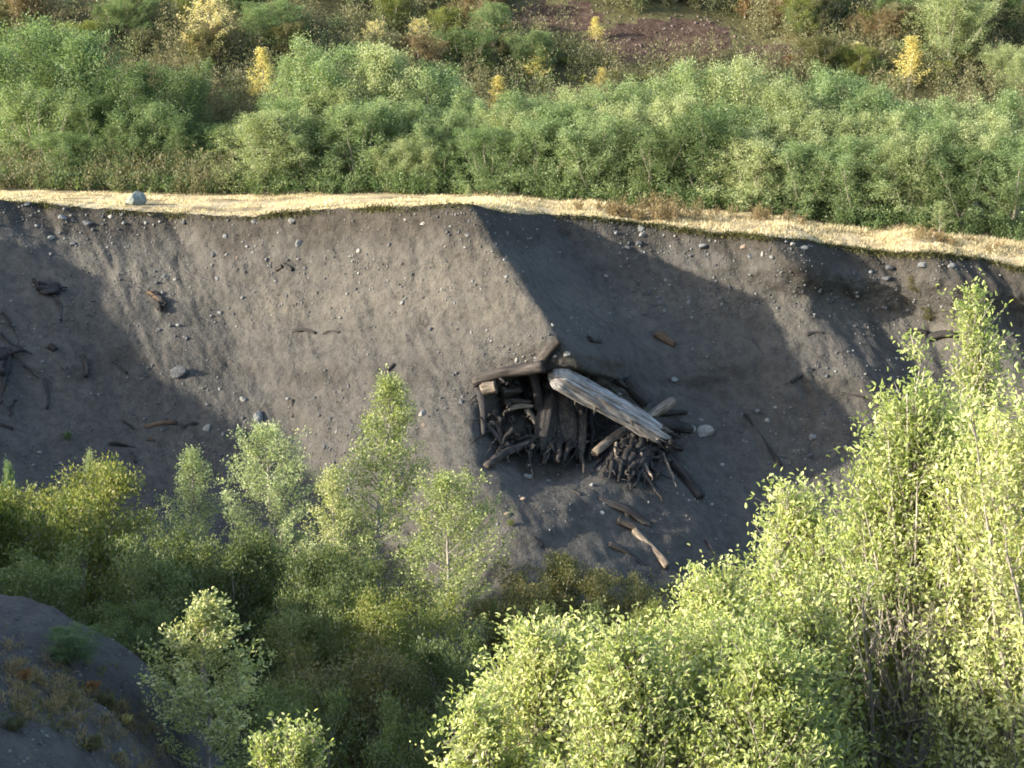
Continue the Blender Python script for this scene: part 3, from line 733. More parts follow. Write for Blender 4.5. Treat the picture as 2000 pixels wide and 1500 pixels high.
p = scatter_hill(260, -250, 2250, -60, 330, lambda x, y, z: scree_mask(x, y, z) > 1.2)
brush('green_brush', p, rg.uniform(0.7, 1.6, len(p)), rg.uniform(0.35, 0.7, len(p)), 130, (0.12, 0.06), 'alder', 'scattered low green growth among the brown hill brush', 'brush', 32)
p = scatter_hill(420, 1000, 1380, 85, 180, lambda x, y, z: scree_mask(x, y, z) > 0.9)
brush('moss_patch', p, rg.uniform(0.15, 0.4, len(p)), rg.uniform(0.4, 0.8, len(p)), 90, (0.09, 0.06), 'moss', 'yellow-green mossy growth below the red scree', 'moss', 33)
# scree stones
p = scatter_hill(1200, 950, 1620, -10, 150, lambda x, y, z: scree_mask(x, y, z) < 1.1)
def pebble_mesh(name, pts, sizes, mat, seed, nrms=None):
    rg2 = np.random.RandomState(seed)
    base = np.array([[1, 0, 0], [-1, 0, 0], [0, 1, 0], [0, -1, 0], [0, 0, 1], [0, 0, -1]], float)
    fc = np.array([[0, 2, 4], [2, 1, 4], [1, 3, 4], [3, 0, 4], [2, 0, 5], [1, 2, 5], [3, 1, 5], [0, 3, 5]])
    n = len(pts); q = rg2.uniform(0.55, 1.15, (n, 6, 1)) * base[None] * np.stack([np.ones(n), rg2.uniform(0.6, 1, n), rg2.uniform(0.5, 0.9, n)], -1)[:, None]
    a = rg2.uniform(0, 6.28, n); b = rg2.uniform(0, 6.28, n)
    ca, sa_, cb, sb = np.cos(a), np.sin(a), np.cos(b), np.sin(b)
    x = q[..., 0] * ca[:, None] - q[..., 1] * sa_[:, None]; y = q[..., 0] * sa_[:, None] + q[..., 1] * ca[:, None]; z = q[..., 2]
    y, z = y * cb[:, None] - z * sb[:, None], y * sb[:, None] + z * cb[:, None]
    V = np.stack([x, y, z], -1) * np.asarray(sizes)[:, None, None] + np.asarray(pts)[:, None]
    F = (np.arange(n)[:, None, None] * 6 + fc[None]).reshape(-1, 3)
    return mesh_np(name, V.reshape(-1, 3), F, mat)
M['scree_stone'] = stone_mat('scree_stone', (0.06, 0.043, 0.037), (0.15, 0.115, 0.10))
tag(obj('scree_stones', pebble_mesh('scree_stones', p + [0, 0, 0.03], rg.uniform(0.04, 0.13, len(p)), M['scree_stone'], 3), kind='stuff'), 'loose reddish stones on the bare hill patch', 'stones')

# ------------------------------------------------------------------ terrace grass
def grass():
    rg = np.random.RandomState(77)
    n = 190000
    x = rg.uniform(-30, 34, n); r = rg.uniform(0, 1, n)
    ro = BV[0][:, 0]; ry = BV[0][:, 1]; rz = BV[0][:, 2]
    yr = np.interp(x, ro, ry); zr = np.interp(x, ro, rz)
    tY, tz = treeline(x)
    dd = (tY + 3 - yr) * r
    y = yr + 0.05 + dd
    w = np.clip(dd / 10.0, 0, 1) ** 0.8
    z = zr * (1 - w) + terrace_z(x, y) * w
    pn = 1.5 * fbm(x * 0.45, y * 0.6, 4, 70)
    keep = rg.uniform(-0.6, 0.6, n) < pn + 0.2
    x, y, z, dd, pn = x[keep], y[keep], z[keep], dd[keep], pn[keep]; n = len(x)
    h = rg.uniform(0.07, 0.22, n) * (0.45 + 1.5 * np.clip(pn + 0.15, 0, 1)) * np.clip(0.35 + dd * 0.6, 0.35, 1) * np.interp(x, [-4, 2], [0.6, 1.0])
    lean = rg.normal(0, 0.45, (n, 3)); lean[:, 2] = 1; lean[:, 0] += 0.15
    A = nrm(lean); Nn = rg.normal(0, 1, (n, 3)); Nn[:, 1] -= 0.8; Nn = nrm(Nn - A * (Nn * A).sum(1, keepdims=True))
    tint = np.clip(0.55 + 0.5 * pn + rg.normal(0, 0.2, n), 0, 1)
    V, F, T = leaf_arrays(np.stack([x, y, z - 0.02], -1), A, Nn, h, np.full(n, 0.028), tint, fold=0.1)
    tag(obj('dry_grass', mesh_np('dry_grass', V, F, M['straw'], tint=T), kind='stuff'), 'sunlit straw-coloured grass along the terrace top', 'grass')
    # turf hanging over the rim
    n = 26000
    x = rg.uniform(-26, 26, n); yr = np.interp(x, ro, ry); zr = np.interp(x, ro, rz)
    k = rg.uniform(0, 1, n) < np.clip(0.35 + 0.9 * fbm(x * 0.5, x * 0, 2, 72) + np.where(x > 4, 0.45, 0), 0, 1); x, yr, zr = x[k], yr[k], zr[k]; n = len(x)
    A = nrm(np.stack([rg.normal(0, 0.5, n), rg.uniform(-1, 0.2, n), rg.uniform(-0.9, 0.9, n)], -1)); Nn = rg.normal(0, 1, (n, 3)); Nn = nrm(Nn - A * (Nn * A).sum(1, keepdims=True))
    V, F, T = leaf_arrays(np.stack([x, yr + rg.uniform(-0.05, 0.08, n), zr - rg.uniform(-0.02, 0.16, n)], -1), A, Nn, rg.uniform(0.06, 0.26, n), np.full(n, 0.032), rg.beta(1.6, 2.6, n), fold=0.1)
    tag(obj('rim_turf', mesh_np('rim_turf', V, F, M['turf_edge'], tint=T), kind='stuff'), 'dark ragged turf edge hanging along the bank rim', 'turf')
grass()
rg = np.random.RandomState(9)
# tall dry weeds on the terrace, low brush under the thicket
def ter_pts(us, back):
    out = []
    for u, b in zip(us, back):
        x = (u - 1000) / FPX * 84; tY, tz = treeline(np.array(x)); Y = float(tY) - b
        x = at(u, 380, Y).x; g = ground_below(BVH_TER, x, Y)
        out.append((x, Y, g if g is not None else float(tz)))
    return np.array(out)
for nm, us, bk, hl, lab in [
    ('dry_weeds', rg.normal(1295, 38, 34), rg.uniform(1.6, 3.4, 34), (0.5, 1.15), 'tall rusty dry weeds standing on the grass right of the ridge'),
    ('dry_weeds', rg.normal(1490, 32, 10), rg.uniform(0.4, 1.4, 10), (0.4, 0.8), 'patch of brown dry weeds at the foot of the pale rounded alder'),
    ('dry_weeds', rg.normal(1195, 40, 22), rg.uniform(1.6, 3.2, 22), (0.25, 0.55), 'low dry weeds between the ridge top and the tall rusty weeds'),
    ('dry_weeds', rg.normal(1850, 45, 12), rg.uniform(0.3, 2.0, 12), (0.3, 0.6), 'grey-brown weed patch on the grass near the right edge')]:
    pp = ter_pts(us, bk); brush(nm, pp, rg.uniform(*hl, len(pp)), np.full(len(pp), 0.22), 170, (0.12, 0.025), 'weed', lab, 'weeds', len(us), stems=9, upright=1.0)
us = rg.uniform(-250, 2500, 430); pp = ter_pts(us, rg.uniform(-4.5, -0.5, 430) * 1.0)
brush('understory_brush', pp, rg.uniform(0.4, 1.3, 430), rg.uniform(0.3, 0.6, 430), 110, (0.11, 0.05), 'alder_dark', 'dark low undergrowth at the foot of the far alders', 'brush', 41)
us = rg.uniform(-60, 2060, 260); pp = ter_pts(us, rg.uniform(-2.2, -0.6, 260))
brush('skirt_foliage', pp, rg.uniform(0.5, 1.3, 260), rg.uniform(0.3, 0.7, 260), 170, (0.10, 0.06), 'alder_dark', 'leafy low growth closing the front of the far thicket', 'brush', 43, stems=9)  # dark leaf colour stands in for the shadow at the alders' feet
us = rg.uniform(-60, 460, 190); pp = ter_pts(us, np.where(rg.uniform(0, 1, 190) < 0.6, rg.uniform(-2.6, -0.1, 190), rg.uniform(-5, -2, 190)))
brush('brown_understory', pp, rg.uniform(0.7, 2.3, 190), rg.uniform(0.3, 0.6, 190), 150, (0.13, 0.035), 'brush', 'brown twiggy undergrowth among the alders at left', 'brush', 42)
# a few single plants standing on the terrace
for i, (u, v, h, lab, mat) in enumerate([(292, 375, 0.42, 'tiny bright green seedling right behind the rim boulder', 'alder_pale'),
        (915, 380, 0.55, 'small pale green plant on the grass above the ridge top', 'alder_pale'),
        (1838, 430, 1.5, 'pale slender sapling in front of the dark right-hand alders', 'alder_pale')]):
    pp = ter_pts([u], [0.9 if i < 2 else 0.4])[0]
    plant_tree('seedling', recolour(SP if i == 2 else YE[i % 2], mat), pp, h, h * (0.75 if i == 2 else 0.7), i, lab, 'plant')

# ------------------------------------------------------------------ valley trees and shrubs
VT = [tree_meshes('valley%d' % i, 'cotton', seed=300 + i, H=7.0, R=1.5, shape=['cone', 'ovoid', 'cone'][i], stems=1, clear=0.14, nb=60, tw=9, n=[15000, 15000, 12000][i],
                  leaf=(0.072, 0.044), up=0.5, sig=0.07, trunk_r=0.075) for i in range(3)]
SH_ = [tree_meshes('bush%d' % i, 'alder_dark', seed=330 + i, H=4.0, R=1.7, shape='mound', stems=7, clear=0.04, nb=70, tw=8, n=24000,
                   leaf=(0.080, 0.042), up=0.8, sig=0.08, trunk_r=0.05) for i in range(3)]
hill_bushes([(recolour(SH_[0], 'brush'), 'brown'), (recolour(SH_[1], 'weed'), 'straw-brown'), (recolour(SH_[2], 'rust'), 'rusty olive'), (recolour(SH_[1], 'alder_dark'), 'dark green'), (recolour(SH_[0], 'olive'), 'yellow-olive')])
def valley(kind, t, u, vt, Y, wpx, label, cat, rz, mat=None, base=None, group=None):
    x = at(u, 1100, Y).x
    zb = float(near_z(np.array(x), np.array(Y)))
    bz = ground_below(BVH_BANK, x, Y)
    if bz is not None and bz > zb: zb = bz
    h = at(u, vt, Y).z - zb + 0.1
    if mat: t = recolour(t, mat)
    return plant_tree(kind, t, (x, Y, zb - 0.1), h, wpx / FPX * Y * 1.08, rz, label, cat, group)
G1 = 'young trees on the valley floor'; G2 = 'shrubs on the valley floor'
valley('cottonwood_tree', VT[0], 738, 738, 60, 235, 'tallest valley tree, yellow-green crown pointing at the log pile', 'tree', 0.4, group=G1)
valley('cottonwood_tree', VT[1], 545, 830, 58.5, 210, 'slim pale tree left of the tallest valley tree', 'tree', 2.1, 'alder_pale', group=G1)
valley('cottonwood_tree', VT[2], 372, 872, 60, 180, 'thin whitish tree third from the tallest, over dark sand', 'tree', 3.3, 'alder_pale', group=G1)
valley('cottonwood_tree', VT[1], 868, 915, 54, 235, 'bare-stemmed bright tree just right of the tallest valley tree', 'tree', 4.4, group=G1)
valley('cottonwood_tree', VT[2], 640, 915, 56, 180, 'small yellowish tree between the slim pale and tallest trees', 'tree', 5.0, 'cotton', group=G1)
valley('cottonwood_tree', VT[0], 18, 905, 58, 70, 'thin green treetop at the left photo edge', 'tree', 1.0, 'alder', group=G1)
valley('cottonwood_tree', VT[2], 188, 880, 60, 60, 'slender treetop rising out of the olive bush at left', 'tree', 1.6, 'alder_pale', group=G1)
valley('willow_bush', SH_[0], 165, 915, 57, 330, 'brown and olive bush at left below the dark sand', 'shrub', 0.3, 'olive', group=G2)
valley('willow_bush', SH_[1], 20, 955, 55, 230, 'yellow-olive bush at the left photo edge', 'shrub', 1.3, 'olive', group=G2)
valley('willow_bush', SH_[2], 90, 1075, 52, 260, 'green bush behind the grey sand spur', 'shrub', 2.3, 'thicket', group=G2)
valley('willow_bush', SH_[0], 300, 1050, 53, 260, 'dark green bush right of the brown and olive bush', 'shrub', 3.3, 'thicket', group=G2)
valley('willow_bush', SH_[1], 460, 1040, 54, 260, 'green bush under the slim pale tree', 'shrub', 4.3, 'thicket', group=G2)
valley('willow_bush', SH_[2], 620, 1080, 53, 240, 'green bush under the small yellowish tree', 'shrub', 5.3, 'thicket', group=G2)
valley('willow_bush', SH_[0], 600, 1160, 50, 200, 'dull green bush in the shade at lower centre-left', 'shrub', 0.9, 'thicket', group=G2)
valley('willow_bush', SH_[1], 745, 1160, 50, 260, 'olive bush below the tallest valley tree', 'shrub', 1.9, 'olive', group=G2)
valley('willow_bush', SH_[2], 700, 1255, 46, 300, 'tall brown bush with grassy texture at lower centre', 'shrub', 2.9, 'rust', group=G2)
valley('willow_bush', SH_[0], 880, 1250, 47, 240, 'dark green bush at the foot of the bare-stemmed tree', 'shrub', 3.9, 'thicket', group=G2)
valley('willow_bush', SH_[1], 1085, 1085, 58, 190, 'rust-orange topped bush at the bank toe, below the fallen pole', 'shrub', 4.9, 'rust', group=G2)
valley('willow_bush', SH_[2], 1190, 1120, 57, 160, 'brownish bush right of the rust-orange topped bush', 'shrub', 5.9, 'rust', group=G2)
valley('willow_bush', SH_[0], 1000, 1150, 55, 180, 'green-brown bush between bare-stemmed tree and rust-orange bush', 'shrub', 0.2, 'rust', group=G2)
valley('willow_bush', SH_[1], 1290, 1175, 54, 160, 'low olive bush where the sand meets the bright willows', 'shrub', 1.2, 'olive', group=G2)
valley('willow_bush', SH_[2], 1120, 1190, 50, 240, 'shaded bush just above the bright willow tops', 'shrub', 2.2, 'thicket', group=G2)
valley('willow_bush', SH_[0], 560, 1340, 43, 240, 'dark bush at the bottom, right of the pale sunlit sapling', 'shrub', 3.2, 'thicket', group=G2)
valley('willow_bush', SH_[1], 860, 1370, 40, 260, 'dark green bush at the bottom left of the bright willows', 'shrub', 4.2, 'thicket', group=G2)
valley('willow_bush', SH_[2], 240, 1180, 49, 180, 'grey-green bush peeping over the right end of the sand spur', 'shrub', 4.8, 'thicket', group=G2)
# low cover on the floor
rg = np.random.RandomState(14)
xs = rg.uniform(-17, 26, 1300); ys = rg.uniform(42, 68, 1300); zs = near_z(xs, ys)
ok = zs < -8
p = np.stack([xs, ys, zs], -1)[ok]
brush('valley_undergrowth', p, rg.uniform(0.5, 1.5, len(p)), rg.uniform(0.3, 0.7, len(p)), 95, (0.12, 0.045), 'rust', 'shaded green-brown undergrowth on the valley floor', 'undergrowth', 51)

# sapling on the spur flank, larger leaves
s5 = tree_meshes('sapling', 'cotton', seed=360, H=4.2, R=1.35, shape='cone', stems=1, clear=0.06, nb=46, tw=8, n=8500, leaf=(0.072, 0.04), up=0.6, sig=0.05, trunk_r=0.04, fine=True)
valley('cottonwood_sapling', s5, 395, 1158, 38.5, 310, 'pale sunlit sapling right of the grey sand spur', 'tree', 0.5, 'cotton')

# ------------------------------------------------------------------ near willows, leaves large enough to pick apart
def willow(u, vtop, ubase, Y, wpx, seed, stems, n, label, nleafobj, H0=None, nb=60, lean=0, fan=0.75, shape='mound', gap=False):
    x = at(ubase, 1400, Y).x
    zb = float(near_z(np.array(x), np.array(Y))) - 0.05
    top = at(u, vtop, Y).z; H = top - zb; R = wpx / FPX * Y / 2
    st, br, pos, A, Nn, L, W, tint = tree_data(seed, H, R, shape, stems, clear=0.10, nb=nb, tw=9, n=n, leaf=(0.046, 0.021), up=0.85, sig=0.035, brl=0.66, fill=int(n / 46), fill_len=0.55,
                                               trunk_r=0.06, fan=fan, twl=0.34, fine=True, bend=0.35)
    e = bpy.data.objects.new('willow_tree', None); C.objects.link(e); e.location = (x, Y, zb)
    tag(e, label, 'tree', 'bright willows in front')
    # lean the whole plant so that its top stands where it does
    sk = (at(u, vtop, Y).x - x) / H
    pos = pos.copy(); pos[:, 0] += sk * pos[:, 2]
    for tb in (st, br):
        for v in tb.V: v[:, 0] += sk * v[:, 2]
    if gap:                                           # the bare fan: straight stems leaving one fork
        f0 = np.array(at(1768, 1420, Y)) - np.array([x, Y, zb]); f0[1] = -0.25
        for q, (su, sv, dy) in enumerate([(1600, 1240, -.5), (1640, 1090, -.4), (1690, 1000, -.45), (1735, 860, -.3), (1772, 770, -.2), (1792, 940, -.5), (1835, 1120, -.55), (1880, 1180, -.5), (1925, 1290, -.5), (1700, 1250, -.7), (1815, 1240, -.7)]):
            e1 = np.array(at(su, sv, Y + dy)) - np.array([x, Y, zb]); tt_ = np.linspace(0, 1, 7)[:, None]
            st.add(f0 + (e1 - f0) * tt_ + np.array([0, 0, 0.06]) * np.sin(tt_ * 3.1) * (q % 3 - 1), 0.022 * (1 - 0.75 * tt_[:, 0]), 6)
        st.add(np.stack([np.array([0.0, -0.15, 0.0]), f0 * 0.5 + [0, -0.1, 0], f0]), [0.06, 0.05, 0.036], 8)
    tk = obj('trunk', st.mesh('willow_trunk', M['bark']), e); obj('branches', br.mesh('willow_branches', M['bark']), tk, kind='stuff')
    if gap:                                           # the middle of the fan is open: stems bare on the near side
        rad = np.hypot((pos[:, 0] - sk * pos[:, 2]), pos[:, 1]); hz = pos[:, 2] / H
        ang = np.abs(np.arctan2(pos[:, 0] - sk * pos[:, 2], -pos[:, 1]))
        keep = ~((hz > 0.16) & (hz < 0.62) & (ang < 0.9) & (pos[:, 1] < -0.05) & (np.random.RandomState(3).uniform(0, 1, len(pos)) < 0.85))
        pos, A, Nn, L, W, tint = pos[keep], A[keep], Nn[keep], L[keep], W[keep], tint[keep]
    # the leaves that show largest, one by one
    pw = pos + np.array([x, Y, zb])
    uu = 1000 + FPX * pw[:, 0] / pw[:, 1]; vv = 100 + (CAMZ - pw[:, 2]) / pw[:, 1] * FPX
    score = -pw[:, 1] + np.random.RandomState(seed).uniform(0, 1.2, len(pw)) + L * 12
    score[(uu < 5) | (uu > 1995) | (vv > 1490) | (vv < 5)] = -1e9
    pick = np.argsort(-score)[:nleafobj]; rest = np.ones(len(pos), bool); rest[pick] = False
    V, F, T = leaf_arrays(pos[rest], A[rest], Nn[rest], L[rest], W[rest], tint[rest], True)
    cr = obj('crown', mesh_np('willow_crown', V, F, M['willow'], tint=T), e, kind='stuff')
    for i in pick:
        k = min(5, int(tint[i] * 6)); lf = obj('leaf', LEAF[k], cr)
        b = np.cross(Nn[i], A[i]); b /= np.linalg.norm(b)
        m = Matrix([[A[i][r] * L[i], b[r] * W[i], Nn[i][r] * L[i], pos[i][r]] for r in range(3)] + [[0, 0, 0, 1]])
        lf.matrix_local = m
    return e
LEAF = []
for k in range(6):
    V, F, T = leaf_arrays(np.zeros((1, 3)), np.array([[1., 0, 0]]), np.array([[0, 0, 1.]]), np.ones(1), np.ones(1), np.array([(k + 0.5) / 6]), True, fold=0.13)
    LEAF.append(mesh_np('willow_leaf', V, F, M['willow'], tint=T))
willow(1795, 712, 1770, 16.0, 640, 401, 14, 74000, 'large bright willow in front with fan of bare stems at lower right', 300, nb=150, shape='cone', fan=0.9, gap=True)
willow(1905, 566, 1960, 17.2, 300, 402, 1, 15000, 'tallest willow at the right edge with a single high leader', 220, nb=60, shape='cone')
willow(1560, 950, 1560, 17.0, 480, 403, 10, 44000, 'rounded bright willow left of the bare stem fan', 260, nb=100, shape='cone', fan=0.9)
willow(1395, 1115, 1380, 15.5, 460, 404, 10, 38000, 'low bright willow below the bank toe, bottom middle right', 220, nb=90, shape='cone', fan=0.9)
willow(1065, 1218, 1050, 15.0, 500, 405, 11, 36000, 'bright willow with upright shoots left of the others, bottom centre', 220, nb=90, shape='cone', fan=0.9)
willow(940, 1350, 930, 14.2, 230, 412, 6, 11000, 'small bright willow leaning out at the left end of the willow row', 120, nb=44, shape='cone')
willow(2010, 740, 2030, 15.0, 460, 406, 8, 34000, 'dense bright willow running out of the right photo edge', 160, nb=80)
willow(565, 1410, 570, 16.5, 210, 407, 5, 7000, 'top of a small bright willow alone at the bottom left', 120, nb=44)
willow(1225, 1222, 1230, 14.0, 470, 408, 10, 34000, 'lowest bright willow at the bottom edge, just right of centre', 200, nb=90, shape='cone', fan=0.9)
willow(1425, 1195, 1430, 14.6, 420, 410, 8, 28000, 'bright willow in the dip between the low and rounded willows', 160, nb=70, shape='ovoid')
willow(1585, 1150, 1575, 14.8, 280, 411, 6, 18000, 'bright willow overlapping the left side of the bare stem fan', 160, nb=70, shape='cone')
willow(1500, 1240, 1500, 13.8, 460, 409, 10, 32000, 'low willow at the bottom edge left of the bare stem fan', 160, nb=80, shape='cone', fan=0.9)

# ------------------------------------------------------------------ stones
def stone_mesh(seed, detail=2):
    import bmesh
    bm = bmesh.new(); bmesh.ops.create_icosphere(bm, subdivisions=detail, radius=1)
    r = np.random.RandomState(seed)
    pl = [(nrm(r.normal(0, 1, 3)), r.uniform(0.5, 0.88)) for _ in range(13)]
    for v in bm.verts:
        c = np.array(v.co)
        for nn, d in pl:
            k = c @ nn
            if k > d: c = c - nn * (k - d) * 0.96
        c = c * (1 + 0.10 * float(noise(c[0] * 1.7 + seed, c[1] * 1.7 + c[2] * 1.3, 80)))
        v.co = c
    me = bpy.data.meshes.new('stone'); bm.to_mesh(me); bm.free()
    return me
STN = [stone_mesh(i) for i in range(7)]
_sm = {}
def stone_of(k, mat):
    if (k, mat) not in _sm:
        m = STN[k].copy(); m.materials.append(M[mat]); _sm[(k, mat)] = m
    return _sm[(k, mat)]
def stone(u, v, wpx, hpx, mat, label, cat='stone', seed=0, sink=0.48, group=None, name='stone'):
    p, n = hit(u, v + hpx * 0.3, (BVH_BANK, BVH_TER))
    k = FPX / p.y
    o = obj(name, stone_of(seed % 7, mat)); w = wpx / k / 2; h = hpx / k / 2
    o.scale = (w * 1.08, w * 0.85, h * 1.1); o.rotation_euler = (0.1 * math.sin(seed), 0.25 * math.sin(seed * 2.3), (seed * 1.9) % 3.14 * 0.3)
    o.location = p + n * (min(w, h) * (1 - 2 * sink) * 0.6)
    tag(o, label, cat, group); return o
b = stone(266, 388, 54, 40, 'stone_green', 'large greenish boulder perched on the rim at left', 'boulder', 3, 0.1, name='boulder')
stone(352, 722, 36, 32, 'stone_dark', 'round dark boulder alone in the shaded sand at left', 'boulder', 5, 0.25, name='boulder')
ST = [(505, 806, 26, 30, 'stone', 'speckled round stone below the lit slope, above the pale tree'),
 (475, 776, 17, 14, 'stone_pale', 'small pale stone just up-left of the speckled stone'), (403, 832, 20, 15, 'stone_pale', 'pale flat stone right of the buried brown sticks'),
 (825, 803, 18, 17, 'stone_pale', 'white stone above the tallest valley tree'), (828, 827, 10, 10, 'stone_tan', 'tan pebble just below the white stone'),
 (1378, 835, 36, 28, 'stone_pale', 'largest pale rock at the right end of the log pile'), (1350, 832, 22, 16, 'stone_pale', 'pale rock beside the black log end'),
 (967, 889, 20, 13, 'stone_pale', 'white flat stone by the lower-left pole'), (1030, 926, 20, 14, 'stone', 'pale grey stone under the log hollow'),
 (990, 1001, 16, 13, 'stone_tan', 'tan stone on the lower sand left of the bark strips'), (1020, 972, 16, 8, 'stone_tan', 'small brown flat stone above the tan one'),
 (1176, 999, 11, 9, 'stone_pale', 'little pale stone left of the fallen pole top'), (1108, 688, 13, 13, 'stone_pale', 'pale stone right of the upright branch'),
 (1010, 700, 11, 11, 'stone_pale', 'pale stone left of the upright branch above the horizontal log'),
 (122, 421, 26, 12, 'stone', 'flat grey stone under the rim at far left'), (172, 432, 24, 13, 'stone_dark', 'dark flat stone right of the flat grey one'),
 (52, 396, 18, 8, 'stone', 'grey slab on the rim at the left edge'), (497, 428, 15, 13, 'stone', 'grey stone below the rim, left of a lighter one'),
 (570, 427, 17, 12, 'stone_pale', 'light stone below the rim, right of a grey one'), (585, 471, 14, 18, 'stone', 'upright grey stone on the lit upper slope'),
 (440, 458, 12, 10, 'stone', 'small grey stone high on the slope under the rim dip'), (417, 493, 16, 12, 'stone_dark', 'dark rounded stone on the upper lit slope'),
 (425, 541, 11, 11, 'stone', 'grey stone in mid slope left of the dark twig'), (494, 491, 8, 8, 'stone_pale', 'orange-white pebble on the upper lit slope'),
 (463, 502, 8, 8, 'stone_tan', 'pink pebble left of the orange-white pebble'), (342, 544, 8, 7, 'stone_pale', 'bright white pebble right of the rotten stump'),
 (100, 462, 14, 9, 'stone_pale', 'pale stone in the gravelly patch at upper left'), (143, 473, 18, 9, 'stone_dark', 'dark stone in the gravelly patch at upper left'),
 (760, 475, 9, 12, 'stone_dark', 'dark upright stone in the upper middle slope'), (913, 457, 12, 9, 'stone', 'stone near the top of the ridge crest'),
 (827, 433, 12, 10, 'stone_pale', 'pale stone in the dark band below the ridge top'), (985, 505, 9, 7, 'stone_pale', 'pale pebble on the ridge crest'),
 (1253, 441, 14, 16, 'stone', 'upper of two grey blocks below the dark turf'), (1255, 456, 16, 10, 'stone_pale', 'lower of two grey blocks below the dark turf'),
 (1248, 472, 16, 12, 'stone_dark', 'dark stone under the two grey blocks'), (1372, 476, 22, 11, 'stone', 'grey slab right of the two blocks below the turf'),
 (1225, 482, 14, 8, 'stone', 'small slab left below the two grey blocks'), (1453, 478, 16, 11, 'stone_tan', 'tan block in the sunlit gravel at right'),
 (1490, 492, 10, 14, 'stone_pale', 'pale upright block in the sunlit gravel at right'), (1465, 497, 12, 10, 'stone', 'grey block in the middle of the sunlit gravel'),
 (1570, 482, 18, 11, 'stone', 'stone right of the sunlit gravel under the rim'), (1548, 474, 12, 8, 'stone_pale', 'light stone at the head of the second ridge'),
 (1738, 518, 24, 14, 'stone_dark', 'dark block under the turf right of the second ridge'), (1732, 540, 22, 12, 'stone_dark', 'dark block below the other dark block at right'),
 (1803, 512, 26, 16, 'stone', 'grey block under the right-hand turf lip'), (1858, 515, 20, 12, 'stone', 'grey block furthest right under the turf lip'),
 (1317, 738, 16, 10, 'stone', 'grey stone on the shaded sand right of the log'), (1480, 800, 10, 9, 'stone', 'small stone in the gravel streak down the right slope'),
 (1498, 818, 12, 10, 'stone_pale', 'pale small stone in the gravel streak down the right slope'), (1587, 848, 20, 16, 'stone', 'bluish stone next to the left edge of the big willow'),
 (1184, 537, 10, 8, 'stone_pale', 'pale stone on the shaded slope right of the ridge'), (1345, 588, 10, 10, 'stone', 'stone in the middle of the shaded hollow'),
 (1410, 905, 12, 8, 'stone_pale', 'pale stone on the lower shaded sand right of the pile'), (1300, 545, 8, 7, 'stone', 'tiny grey stone high in the shaded hollow')]
for i, (u, v, w, h, m, lab) in enumerate(ST):
    stone(u, v, w * 1.1, h * 1.1, m, lab, 'stone', i, group='loose stones on the bank')
# pebbles by the thousand
def pebbles():
    rg = np.random.RandomState(21)
    V = BV; nr, nc = V.shape[:2]
    n = 38000
    i = rg.randint(3, nr - 1, n); j = rg.randint(0, nc - 1, n)
    P = V[i, j] + (V[i - 1, j + 1] - V[i, j]) * rg.uniform(0, 1, (n, 1))
    d = (i / nr)
    gn = 1.5 * fbm(P[:, 0] * 0.22 - P[:, 2] * 0.1, P[:, 2] * 0.7, 3, 90) - 0.1
    keep = (rg.uniform(-0.35, 0.75, n) < gn + 0.75 * np.exp(-d * 11) + 0.05) & (np.abs(P[:, 0]) < 24)
    P = P[keep]; n = len(P); s = 0.014 + 0.032 * rg.gamma(1.1, 0.8, n); s = np.clip(s, 0.014, 0.15)
    k = rg.uniform(0, 1, n)
    for nm, lo, hi, mat, lab in [('pebbles', 0, 0.36, 'stone', 'grey pebbles strewn over the bank'), ('pebbles', 0.36, 0.46, 'stone_pale', 'pale pebbles strewn over the bank'),
                                 ('pebbles', 0.46, 1, 'stone_dark', 'dark pebbles and clods strewn over the bank')]:
        m = (k >= lo) & (k < hi)
        tag(obj(nm, pebble_mesh('pebbles', P[m] + [0, -0.01, 0.01], s[m], M[mat], 5), kind='stuff'), lab, 'pebbles')
pebbles()

